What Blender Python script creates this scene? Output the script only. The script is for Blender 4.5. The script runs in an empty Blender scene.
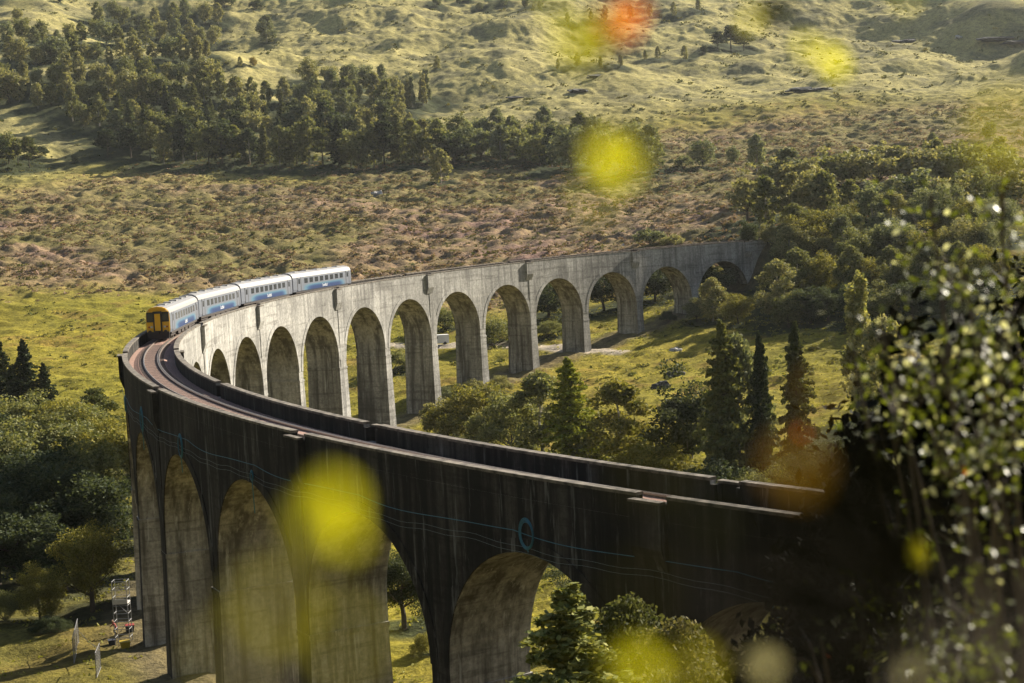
import bpy, math, random
import numpy as np
from mathutils import Matrix, Vector

random.seed(7); RNG = np.random.default_rng(7)
sc = bpy.context.scene
COL = sc.collection
PI = math.pi
W, Hh = 1024, 683
# ---------------------------------------------------------------- surveyed camera and viaduct curve
CAM = np.array([-79.06201, 262.0352, 12.36915])
YAW, PIT, ROLL, FPX = -0.62678, -0.08242, -0.04974, 1761.3641
R0, HW = 206.32993, 2.76309
GRAD = -0.00609
SP = 17.07
fw = np.array([math.cos(PIT)*math.cos(YAW), math.cos(PIT)*math.sin(YAW), math.sin(PIT)])
rt = np.array([math.sin(YAW), -math.cos(YAW), 0.0]); up = np.cross(rt, fw)
RT = rt*math.cos(ROLL)+up*math.sin(ROLL); UP = up*math.cos(ROLL)-rt*math.sin(ROLL)
HF = np.array([math.cos(YAW), math.sin(YAW)]); HR = np.array([math.sin(YAW), -math.cos(YAW)])

def ray(px, py):
    d = fw + RT*(px-512)/FPX - UP*(py-341.5)/FPX
    return d/np.linalg.norm(d)
def proj(P):
    d = np.asarray(P, float)-CAM; z = d@fw
    return 512+FPX*(d@RT)/z, 341.5-FPX*(d@UP)/z
def at(px, py, dist):
    return CAM + ray(px, py)*dist
# ---------------------------------------------------------------- object helpers
def tag(o, label=None, cat=None, group=None, kind=None):
    if label: o['label'] = label
    if cat: o['category'] = cat
    if group: o['group'] = group
    if kind: o['kind'] = kind
    return o
def empty(name, loc=(0, 0, 0), rz=0.0):
    o = bpy.data.objects.new(name, None); COL.objects.link(o)
    o.location = tuple(float(a) for a in loc); o.rotation_euler = (0, 0, rz); o.empty_display_size = .5
    return o
def link(name, me, parent=None):
    o = bpy.data.objects.new(name, me); COL.objects.link(o)
    if parent: o.parent = parent
    return o
def mesh_np(name, V, F, mats, smooth=False, midx=None):
    """V (n,3), F (m,3|4) numpy"""
    V = np.asarray(V, np.float32); F = np.asarray(F, np.int32)
    me = bpy.data.meshes.new(name)
    me.vertices.add(len(V)); me.vertices.foreach_set('co', V.ravel())
    k = F.shape[1]
    me.loops.add(F.size); me.loops.foreach_set('vertex_index', F.ravel())
    me.polygons.add(len(F)); me.polygons.foreach_set('loop_start', np.arange(0, F.size, k, dtype=np.int32))
    try: me.polygons.foreach_set('loop_total', np.full(len(F), k, np.int32))
    except Exception: pass
    if midx is not None: me.polygons.foreach_set('material_index', np.asarray(midx, np.int32))
    me.polygons.foreach_set('use_smooth', np.full(len(F), smooth, bool))
    for m in (mats if isinstance(mats, (list, tuple)) else [mats]): me.materials.append(m)
    me.update(calc_edges=True); me.validate()
    return me
class MB:
    def __init__(s): s.v = []; s.f = []; s.m = []
    def add(s, vs, fs, m=0):
        b = len(s.v); s.v += [tuple(map(float, a)) for a in vs]; s.f += [tuple(b+i for i in f) for f in fs]; s.m += [m]*len(fs); return s
    def hexa(s, p, m=0):   # 8 points: bottom 4 ccw, top 4 ccw
        return s.add(p, [(3,2,1,0),(4,5,6,7),(0,1,5,4),(1,2,6,5),(2,3,7,6),(3,0,4,7)], m)
    def box(s, c, d, m=0, M=None):
        x, y, z = c; a, b, e = d[0]/2, d[1]/2, d[2]/2
        p = [(x-a,y-b,z-e),(x+a,y-b,z-e),(x+a,y+b,z-e),(x-a,y+b,z-e),(x-a,y-b,z+e),(x+a,y-b,z+e),(x+a,y+b,z+e),(x-a,y+b,z+e)]
        if M is not None: p = [tuple(M @ Vector(q)) for q in p]
        return s.hexa(p, m)
    def tube(s, pts, r, n=6, m=0, caps=True):
        pts = [Vector(p) for p in pts]; k = len(pts)
        rs = r if isinstance(r, (list, tuple)) else [r]*k
        ring = []; prev = None
        for i, p in enumerate(pts):
            t = (pts[min(i+1, k-1)]-pts[max(i-1, 0)])
            if t.length < 1e-9: t = Vector((0,0,1))
            t.normalize()
            a = Vector((0,0,1)) if abs(t.z) < .9 else Vector((1,0,0))
            u = t.cross(a).normalized() if prev is None else (prev-t*prev.dot(t)).normalized()
            prev = u; w = t.cross(u)
            ring.append([p+(u*math.cos(2*PI*j/n)+w*math.sin(2*PI*j/n))*rs[i] for j in range(n)])
        vs = [q for g in ring for q in g]; fs = []
        for i in range(k-1):
            for j in range(n):
                fs.append((i*n+j, i*n+(j+1)%n, (i+1)*n+(j+1)%n, (i+1)*n+j))
        if caps: fs += [tuple(range(n))[::-1], tuple((k-1)*n+j for j in range(n))]
        return s.add(vs, fs, m)
    def mesh(s, name, mats, smooth=False):
        me = bpy.data.meshes.new(name); me.from_pydata(s.v, [], s.f)
        for m in (mats if isinstance(mats, (list, tuple)) else [mats]): me.materials.append(m)
        me.polygons.foreach_set('material_index', s.m)
        me.polygons.foreach_set('use_smooth', [smooth]*len(s.f)); me.update(); return me
    def build(s, name, mats, parent=None, smooth=False):
        return link(name, s.mesh(name, mats, smooth), parent)
# ---------------------------------------------------------------- materials
def mat(name):
    m = bpy.data.materials.new(name); m.use_nodes = True; nt = m.node_tree; nt.nodes.clear()
    return m, nt, nt.nodes, nt.links
def N(nt, t, **kw):
    n = nt.nodes.new(t)
    for k, v in kw.items():
        if k in n.inputs.keys(): n.inputs[k].default_value = v
        else: setattr(n, k, v)
    return n
def ramp(nt, stops):
    r = nt.nodes.new('ShaderNodeValToRGB'); e = r.color_ramp.elements
    e[0].position = stops[0][0]; e[0].color = (*stops[0][1], 1)
    e[1].position = stops[-1][0]; e[1].color = (*stops[-1][1], 1)
    for p, c in stops[1:-1]:
        q = e.new(p); q.color = (*c, 1)
    return r
def mixc(nt, a, b, fac, typ='MIX'):
    n = nt.nodes.new('ShaderNodeMix'); n.data_type = 'RGBA'; n.blend_type = typ
    L = nt.links
    for sock, val in ((n.inputs[6], a), (n.inputs[7], b), (n.inputs[0], fac)):
        if hasattr(val, 'is_output'): L.new(val, sock)
        else: sock.default_value = (*val, 1) if isinstance(val, tuple) else val
    return n.outputs[2]
def noise(nt, scale, detail=4, rough=.55, vec=None, mscale=None, coord='Object'):
    tc = nt.nodes.new('ShaderNodeTexCoord'); v = tc.outputs[coord]
    if coord == 'World':
        pass
    if mscale:
        mp = nt.nodes.new('ShaderNodeMapping'); mp.inputs['Scale'].default_value = mscale; nt.links.new(v, mp.inputs[0]); v = mp.outputs[0]
    n = nt.nodes.new('ShaderNodeTexNoise'); n.inputs['Scale'].default_value = scale; n.inputs['Detail'].default_value = detail; n.inputs['Roughness'].default_value = rough
    nt.links.new(v, n.inputs['Vector']); return n.outputs['Fac']
def simple(name, col, rough=.6, metal=0.0, var=.12, scale=3.0, bump=0.0, spec=.5):
    m, nt, ns, L = mat(name)
    o = N(nt, 'ShaderNodeOutputMaterial'); b = N(nt, 'ShaderNodeBsdfPrincipled'); L.new(b.outputs[0], o.inputs[0])
    f = noise(nt, scale)
    r = ramp(nt, [(.3, tuple(c*(1-var) for c in col)), (.7, tuple(min(1, c*(1+var)) for c in col))]); L.new(f, r.inputs[0]); L.new(r.outputs[0], b.inputs['Base Color'])
    b.inputs['Roughness'].default_value = rough; b.inputs['Metallic'].default_value = metal
    b.inputs['Specular IOR Level'].default_value = spec
    if bump:
        bp = N(nt, 'ShaderNodeBump'); bp.inputs['Strength'].default_value = bump; L.new(noise(nt, scale*3), bp.inputs['Height']); L.new(bp.outputs[0], b.inputs['Normal'])
    return m
def foliage_mat(name, c1, c2, trans=.35, spec=.25, rough=.5):
    """leaf material: colour varies per leaf (attribute 'lv') and per tree (object colour tint)"""
    m, nt, ns, L = mat(name)
    o = N(nt, 'ShaderNodeOutputMaterial')
    at_ = N(nt, 'ShaderNodeAttribute'); at_.attribute_name = 'lv'
    r = ramp(nt, [(0, c1), (1, c2)]); L.new(at_.outputs['Fac'], r.inputs[0])
    oi = N(nt, 'ShaderNodeObjectInfo')
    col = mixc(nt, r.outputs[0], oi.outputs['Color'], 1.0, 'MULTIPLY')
    d = N(nt, 'ShaderNodeBsdfPrincipled'); L.new(col, d.inputs['Base Color']); d.inputs['Roughness'].default_value = rough; d.inputs['Specular IOR Level'].default_value = spec
    t = N(nt, 'ShaderNodeBsdfTranslucent')
    tcol = mixc(nt, col, (1.0, .95, .45), 1.0, 'MULTIPLY'); tc2 = mixc(nt, tcol, (1.8, 1.8, 1.8), 1.0, 'MULTIPLY'); L.new(tc2, t.inputs[0])
    mx = N(nt, 'ShaderNodeMixShader'); mx.inputs[0].default_value = trans
    L.new(d.outputs[0], mx.inputs[1]); L.new(t.outputs[0], mx.inputs[2]); L.new(mx.outputs[0], o.inputs[0])
    return m
def concrete(name, base, dark, stain_lo=.48, light=(.42,.39,.34), topdark=True, streak=.8):
    m, nt, ns, L = mat(name)
    o = N(nt, 'ShaderNodeOutputMaterial'); b = N(nt, 'ShaderNodeBsdfPrincipled'); L.new(b.outputs[0], o.inputs[0])
    b.inputs['Roughness'].default_value = .95; b.inputs['Specular IOR Level'].default_value = .15
    big = noise(nt, .12, 5, .6); r0 = ramp(nt, [(.38, tuple(c*.6 for c in base)), (.62, tuple(c*1.08 for c in base))]); L.new(big, r0.inputs[0])
    fine = noise(nt, 2.5, 8, .72); r1 = ramp(nt, [(.32, (.55, .55, .55)), (.68, (1.25, 1.25, 1.25))]); L.new(fine, r1.inputs[0])
    c = mixc(nt, r0.outputs[0], r1.outputs[0], 1.0, 'MULTIPLY')
    # board-marked pour lines every ~.75 m
    pour = noise(nt, 1.9, 3, .6, mscale=(.05, .05, 1.0)); rp = ramp(nt, [(.38, (.62, .61, .6)), (.43, (1, 1, 1)), (.6, (1, 1, 1)), (.66, (1.2, 1.18, 1.15))]); L.new(pour, rp.inputs[0])
    c = mixc(nt, c, rp.outputs[0], .75, 'MULTIPLY')
    # vertical run-off stains (dark, then pale lime)
    st = noise(nt, 1.1, 5, .6, mscale=(1, 1, .06)); rs = ramp(nt, [(stain_lo-.04, (0, 0, 0)), (stain_lo+.14, (1, 1, 1))]); L.new(st, rs.inputs[0])
    md = N(nt, 'ShaderNodeMath', operation='MULTIPLY'); L.new(rs.outputs[0], md.inputs[0]); md.inputs[1].default_value = streak
    c = mixc(nt, c, dark, md.outputs[0])
    lm = noise(nt, 1.9, 5, .7, mscale=(1, 1, .09)); rl = ramp(nt, [(.575, (0, 0, 0)), (.70, (1, 1, 1))]); L.new(lm, rl.inputs[0])
    ml = N(nt, 'ShaderNodeMath', operation='MULTIPLY'); L.new(rl.outputs[0], ml.inputs[0]); ml.inputs[1].default_value = .7
    c = mixc(nt, c, light, ml.outputs[0])
    L.new(c, b.inputs['Base Color'])
    bp = N(nt, 'ShaderNodeBump'); bp.inputs['Strength'].default_value = .5; bp.inputs['Distance'].default_value = .05
    L.new(fine, bp.inputs['Height']); L.new(bp.outputs[0], b.inputs['Normal'])
    return m
def add_lv(me, rng, per=4):
    n = len(me.vertices)//per
    a = me.attributes.new('lv', 'FLOAT', 'POINT')
    v = np.repeat(rng.random(n), per); v = np.concatenate([v, np.zeros(len(me.vertices)-len(v))])
    a.data.foreach_set('value', v.astype(np.float32))
# ---------------------------------------------------------------- terrain
DD = [0, 15, 30, 60, 90, 130, 170, 220, 280, 330, 360, 400, 450, 500, 560, 640, 760, 850, 1000, 1200, 1450, 1800, 2400, 3200]
AZ = [-180, -110, -60, -22, -16, -8, 0, 5.5, 9, 16, 25, 60, 105, 180]
TB = [  # outer rows: unseen hill behind the camera, raised to block sky light
 [10.7, 14, 21, 36, 52, 74, 96,118,140,160,170,182,195,210,225,240,260,280,310,340,370,400,480,560],
 [10.7, 13, 18, 28, 38, 50, 60,70,80,90,95,100,110,120,130,145,160,180,200,230,260,300,400,520],
 [10.7, 4,-2,-11,-18,-24,-27,-28,-28,-27,-26,-24,-18,-12,-5, 4, 20, 36, 74,122,186,275,410,540],
 [10.7, 3,-4,-14,-20,-25,-28,-28.5,-28,-27,-26,-23.5,-18.5,-13,-6, 3, 18, 34, 72,120,185,270,405,540],
 [10.7, 3,-4,-14,-20,-25,-27.5,-28.5,-28,-27,-26,-24,-18.5,-13,-6, 3, 18, 34, 72,120,185,270,405,540],
 [10.7, 2,-5,-15,-21,-25,-27,-28,-28.5,-28,-27,-24,-17,-11,-4, 5, 20, 36, 74,122,184,270,400,530],
 [10.7, 2,-5,-13,-18,-24,-27,-27.5,-27,-23.5,-20,-17.5,-13.5,-8,-2, 7, 22, 38, 76,122,180,265,390,520],
 [10.7, 2,-4,-11,-15,-21,-25,-26,-24.5,-20.5,-18,-14,-8,-2, 3, 10, 24, 39, 75,120,173,255,380,510],
 [10.7, 3,-3,-9,-12,-18,-22,-24,-23,-19,-15.5,-4, 1, 5, 8, 13, 26, 40, 75,118,168,248,370,500],
 [10.7, 4,-1,-5,-6,-11,-15,-18,-18,-14,-10,-3, 2, 6, 9, 15, 28, 42, 76,116,163,240,355,480],
 [10.7, 7, 4,-4,-4,-6,-9,-12,-12,-9,-6,-1, 4, 8, 12, 18, 31, 45, 78,116,160,235,345,470],
 [10.7,10, 8, 3, 1, 0,-2,-3,-3,-1, 1, 5, 9,13, 18, 25, 38, 52, 85,122,165,240,350,470],
 [10.7, 13, 18, 28, 38, 50, 60,70,80,90,95,100,110,120,130,145,160,180,200,230,260,300,400,520],
 [10.7, 14, 21, 36, 52, 74, 96,118,140,160,170,182,195,210,225,240,260,280,310,340,370,400,480,560]]
# resample on a fine grid and blur
_la = np.linspace(-180, 180, 721); _ld = np.linspace(0, math.log(1+3200/40), 260)
_d = 40*(np.exp(_ld)-1)
_t1 = np.array([np.interp(_d, DD, row) for row in TB])
_g = np.array([np.interp(_la, AZ, _t1[:, j]) for j in range(len(_d))]).T
def _blur(a, k, ax):
    ker = np.exp(-.5*(np.arange(-3*k, 3*k+1)/k)**2); ker /= ker.sum()
    pad = [(0, 0), (0, 0)]; pad[ax] = (3*k, 3*k); b = np.pad(a, pad, 'edge')
    return np.apply_along_axis(lambda r: np.convolve(r, ker, 'valid'), ax, b)
_g = _blur(_blur(_g, 3, 0), 3, 1)
def _hash(ix, iy, s):
    h = (ix*374761393 + iy*668265263 + s*1442695041) & 0xffffffff
    h = ((h ^ (h >> 13))*1274126177) & 0xffffffff
    return ((h ^ (h >> 16)) & 0xffff)/65535.0
def vnoise(x, y, s=0):
    x = np.asarray(x, float); y = np.asarray(y, float)
    ix = np.floor(x).astype(np.int64); iy = np.floor(y).astype(np.int64); fx = x-ix; fy = y-iy
    fx = fx*fx*(3-2*fx); fy = fy*fy*(3-2*fy)
    a = _hash(ix, iy, s); b = _hash(ix+1, iy, s); c = _hash(ix, iy+1, s); d = _hash(ix+1, iy+1, s)
    return (a*(1-fx)+b*fx)*(1-fy)+(c*(1-fx)+d*fx)*fy
def fbm(x, y, s=0, o=4):
    r = 0; a = .5; t = 0
    for k in range(o):
        r = r + a*vnoise(x*2**k+17.3*k, y*2**k-9.1*k, s+k); t += a; a *= .5
    return r/t
def sstep(a, b, x):
    t = np.clip((x-a)/(b-a), 0, 1); return t*t*(3-2*t)
def polar(x, y):
    dx = x-CAM[0]; dy = y-CAM[1]
    u = dx*HF[0]+dy*HF[1]; v = dx*HR[0]+dy*HR[1]
    return np.degrees(np.arctan2(v, u)), np.hypot(u, v)
def track_dist(x, y):
    th = np.arctan2(y, x); r = np.hypot(x, y); s = th*R0
    inside = (s > -30) & (s < 372)
    return np.where(inside, np.abs(r-R0), 99.0), s
def base_h(x, y):
    a, d = polar(x, y)
    fi = np.clip((a+180)/360*720, 0, 719.999); fj = np.clip(np.log(1+np.minimum(d, 3199)/40)/_ld[-1]*259, 0, 258.999)
    i = fi.astype(int); j = fj.astype(int); fi = fi-i; fj = fj-j
    return (_g[i, j]*(1-fi)+_g[i+1, j]*fi)*(1-fj)+(_g[i, j+1]*(1-fi)+_g[i+1, j+1]*fi)*fj
def heath_mask(x, y):
    a, d = polar(x, y)
    n = fbm(x/60, y/60, 5)
    return sstep(405, 470, d+80*(n-.5)-np.clip(-a, 0, 20)*7)*(1-sstep(770, 880, d+120*(n-.5)-np.clip(a, -16, 16)*2))
def H(x, y, fine=True):
    x = np.asarray(x, float); y = np.asarray(y, float)
    a, d = polar(x, y)
    z = base_h(x, y)
    far = sstep(330, 700, d); far2 = sstep(700, 1200, d)
    z = z + (fbm(x/150, y/150, 1, 3)-.5)*(3*far+50*far2)
    z = z + (fbm(x/38, y/38, 2, 3)-.5)*(1.2*sstep(30, 90, d)+2.6*far+10*far2)
    if fine:
        hm = heath_mask(x, y)
        rid = 1-np.abs(2*fbm(x/13, y/9, 3, 3)-1)
        z = z + (rid-.7)*(1.0*sstep(60, 200, d)+.9*hm+.25*far2)
        z = z + (fbm(x/4.2, y/4.2, 4, 3)-.5)*(.8*sstep(25, 120, d)+1.9*hm+.9*far2)
        bl = np.abs(2*fbm(x/6.5+5, y/5+3, 6, 3)-1); z = z + (bl-.25)*(.9*sstep(60, 200, d)+.8*hm+.2*far2)
    # far-end embankment carries the railway past the last arch; near end likewise
    td, s = track_dist(x, y)
    e1 = (1-sstep(-14, -6, s))*(s > -60); e2 = sstep(352, 362, s)*(s < 400)
    w = np.maximum(e1, e2)*(1-sstep(3.5, 14, td)); zt = GRAD*s-1.05
    z = z*(1-w)+zt*w
    return z
def Hs(x, y): return float(H(np.array([x]), np.array([y]), True)[0])
def ground_px(px, py, dmin=12):
    d = ray(px, py)
    ts = np.concatenate([np.arange(dmin, 500, 2.0), np.arange(500, 3000, 6.0)])
    P = CAM+ts[:, None]*d; h = H(P[:, 0], P[:, 1], False)
    k = np.nonzero(P[:, 2] < h)[0]
    if len(k) == 0: return None
    k = k[0]; t0, t1 = ts[max(k-1, 0)], ts[k]
    for _ in range(18):
        m = (t0+t1)/2; q = CAM+d*m
        if q[2] < float(H(q[0:1], q[1:2], False)[0]): t1 = m
        else: t0 = m
    q = CAM+d*t1
    return q[0], q[1], t1

M = {}
def build_ground():
    m, nt, ns, L = mat('ground'); M['ground'] = m
    o = N(nt, 'ShaderNodeOutputMaterial'); b = N(nt, 'ShaderNodeBsdfPrincipled'); L.new(b.outputs[0], o.inputs[0])
    b.inputs['Roughness'].default_value = 1; b.inputs['Specular IOR Level'].default_value = .05
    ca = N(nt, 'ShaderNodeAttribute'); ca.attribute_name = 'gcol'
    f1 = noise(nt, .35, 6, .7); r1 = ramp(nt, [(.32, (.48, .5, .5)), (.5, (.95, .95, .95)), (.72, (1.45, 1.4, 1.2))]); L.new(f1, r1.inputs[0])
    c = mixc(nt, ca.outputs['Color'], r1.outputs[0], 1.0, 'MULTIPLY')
    f2 = noise(nt, 1.6, 5, .7); r2 = ramp(nt, [(.35, (.6, .6, .6)), (.65, (1.3, 1.3, 1.25))]); L.new(f2, r2.inputs[0])
    c = mixc(nt, c, r2.outputs[0], .8, 'MULTIPLY')
    L.new(c, b.inputs['Base Color'])
    bp = N(nt, 'ShaderNodeBump'); bp.inputs['Strength'].default_value = 1.0; bp.inputs['Distance'].default_value = .6
    L.new(f1, bp.inputs['Height'])
    bp2 = N(nt, 'ShaderNodeBump'); bp2.inputs['Strength'].default_value = .8; bp2.inputs['Distance'].default_value = .25
    L.new(f2, bp2.inputs['Height']); L.new(bp.outputs[0], bp2.inputs['Normal']); L.new(bp2.outputs[0], b.inputs['Normal'])
    us = np.concatenate([np.arange(-400, -40, 20), np.arange(-40, 110, 2.0), np.arange(110, 500, 1.15), np.arange(500, 900, 1.35), np.arange(900, 1500, 2.3), np.arange(1500, 3150, 30)])
    vs = np.concatenate([np.arange(-1500, -440, 40), np.arange(-440, -300, 5), np.arange(-300, 300, 1.25), np.arange(300, 460, 5), np.arange(460, 1500, 40)])
    U, Vv = np.meshgrid(us, vs, indexing='ij')
    X = CAM[0]+U*HF[0]+Vv*HR[0]; Y = CAM[1]+U*HF[1]+Vv*HR[1]
    Z = H(X, Y)
    V = np.stack([X, Y, Z], -1).reshape(-1, 3)
    nu, nv = U.shape; idx = np.arange(nu*nv).reshape(nu, nv)
    F = np.stack([idx[:-1, :-1], idx[:-1, 1:], idx[1:, 1:], idx[1:, :-1]], -1).reshape(-1, 4)[:, ::-1]
    me = mesh_np('ground', V, F, m, True)
    a, d = polar(V[:, 0], V[:, 1]); x, y = V[:, 0], V[:, 1]
    hm = heath_mask(x, y)[:, None]
    n1 = fbm(x/35, y/35, 11)[:, None]; n2 = fbm(x/9, y/9, 12)[:, None]; n3 = fbm(x/90, y/90, 13)[:, None]; n4 = fbm(x/5, y/5, 14)[:, None]
    mead = np.array([.19, .18, .026])*(1-n1)+np.array([.27, .215, .035])*n1
    mead = mead*(.6+.8*n2)
    rust = sstep(.60, .72, n2)*.5; mead = mead*(1-rust)+np.array([.17, .09, .035])*rust
    heath = np.array([.150, .130, .045])*(1-n4)+np.array([.30, .195, .145])*n4
    pur = sstep(.5, .68, n1)*sstep(.42, .6, n2); heath = heath*(1-pur*.7)+np.array([.25, .155, .14])*pur*.7
    grn = sstep(.55, .66, n3)*.6; heath = heath*(1-grn)+np.array([.15, .145, .04])*grn
    pale = np.array([.40, .345, .15])*(1-n2)+np.array([.26, .235, .09])*n2
    dk = sstep(.54, .66, fbm(x/22, y/14, 15))[:, None]; pale = pale*(1-.55*dk)+np.array([.10, .10, .065])*.55*dk
    hill = sstep(790, 930, d+130*(n3[:, 0]-.5)-np.clip(a, -16, 16)*2)[:, None]
    c = mead*(1-hm)+heath*hm; c = c*(1-hill)+pale*hill
    # tree shade painted into the floor around each tree, scrub floor in the bottom left and on the camera's slope
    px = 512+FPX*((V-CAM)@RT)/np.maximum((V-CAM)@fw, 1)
    wood = TREE_SHADE(V)[:, None]  # weight of the painted tree shade
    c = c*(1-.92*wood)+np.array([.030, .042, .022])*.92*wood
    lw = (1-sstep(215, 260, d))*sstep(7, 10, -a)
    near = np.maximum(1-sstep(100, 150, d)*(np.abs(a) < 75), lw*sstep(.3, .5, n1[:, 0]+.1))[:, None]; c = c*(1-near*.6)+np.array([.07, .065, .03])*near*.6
    tdp, sp_ = track_dist(x, y); pr = ((1-sstep(3.5, 7.5, tdp+3*(n4[:, 0]-.5)))*.75)[:, None]; c = c*(1-pr)+np.array([.15, .12, .075])*pr
    # pale gravel track that runs behind the arches
    ga = N_gravel(V)[:, None]; c = c*(1-ga)+np.array([.42, .36, .29])*ga
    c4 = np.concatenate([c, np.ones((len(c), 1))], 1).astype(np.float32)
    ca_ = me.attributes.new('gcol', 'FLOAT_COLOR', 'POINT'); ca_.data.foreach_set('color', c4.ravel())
    o_ = link('ground', me); tag(o_, kind='structure', label='grassy valley floor rising to a heather-covered hillside')
    return o_
def pix(V):
    d = V-CAM; z = np.maximum(d@fw, 1); return 512+FPX*(d@RT)/z, 341.5-FPX*(d@UP)/z
def ellip_mask(V, specs):
    """soft world-space blobs centred on ground points"""
    w = np.zeros(len(V))
    for (cx, cy, rx) in specs:
        g = ground_px(cx, cy)
        if g is None: continue
        dd = np.hypot(V[:, 0]-g[0], V[:, 1]-g[1]); R = rx*g[2]/FPX
        w = np.maximum(w, 1-sstep(R*.7, R*1.15, dd+R*.5*(fbm(V[:, 0]/20, V[:, 1]/20, 21)-.5)))
    return w
def TREE_SHADE(V):
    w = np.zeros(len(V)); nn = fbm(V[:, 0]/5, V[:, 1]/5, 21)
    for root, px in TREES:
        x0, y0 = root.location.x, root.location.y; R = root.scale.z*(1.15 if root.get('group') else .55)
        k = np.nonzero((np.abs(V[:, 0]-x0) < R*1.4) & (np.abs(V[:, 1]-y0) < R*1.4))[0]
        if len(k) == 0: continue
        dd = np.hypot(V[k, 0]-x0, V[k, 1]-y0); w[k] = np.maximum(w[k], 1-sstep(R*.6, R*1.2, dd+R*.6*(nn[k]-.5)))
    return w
def N_gravel(V):
    g1 = ground_px(415, 346); g2 = ground_px(600, 352)
    if not g1 or not g2: return np.zeros(len(V))
    a = np.array(g1[:2]); b = np.array(g2[:2]); t = np.clip(((V[:, :2]-a)@(b-a))/((b-a)@(b-a)), -.3, 1.1)
    q = a+t[:, None]*(b-a); dd = np.hypot(*(V[:, :2]-q).T)
    return 1-sstep(1.6, 3.2, dd)

# ---------------------------------------------------------------- viaduct
def off(n):
    s = n*SP
    if n == 7.5: s += .53
    elif n > 7.5: s += 1.06
    if n == 13.5: s += 2.4
    elif n > 13.5: s += 4.84
    return s
def P(s, r, z):
    th = s/R0; return (r*math.cos(th), r*math.sin(th), z+GRAD*s)
def crown_dz(n):
    return {13: -4.5, 14: -4.8, 15: -4.8, 16: -4.55, 17: -4.25, 18: -4.15}.get(n, -4.0 if n < 13 else -4.1)
RI, RO = R0-HW, R0+HW
def curved(mb, s0, s1, r0, r1, z0, z1, step=2.0, m=0, caps=True, side=None):
    k = max(1, int(math.ceil((s1-s0)/step))); base = len(mb.v); vs = []
    for i in range(k+1):
        s = s0+(s1-s0)*i/k; vs += [P(s, r0, z0), P(s, r1, z0), P(s, r1, z1), P(s, r0, z1)]
    fs = []
    for i in range(k):
        a = 4*i; b = a+4
        fs += [(a, a+1, b+1, b), (a+1, a+2, b+2, b+1), (a+2, a+3, b+3, b+2), (a+3, a, b, b+3)]
    if caps: fs += [(0, 3, 2, 1), (4*k, 4*k+1, 4*k+2, 4*k+3)]
    mb.add(vs, fs, m)
    if side is not None:
        q = len(mb.m)-len(fs)
        for i in range(k): mb.m[q+4*i+1] = side
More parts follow.
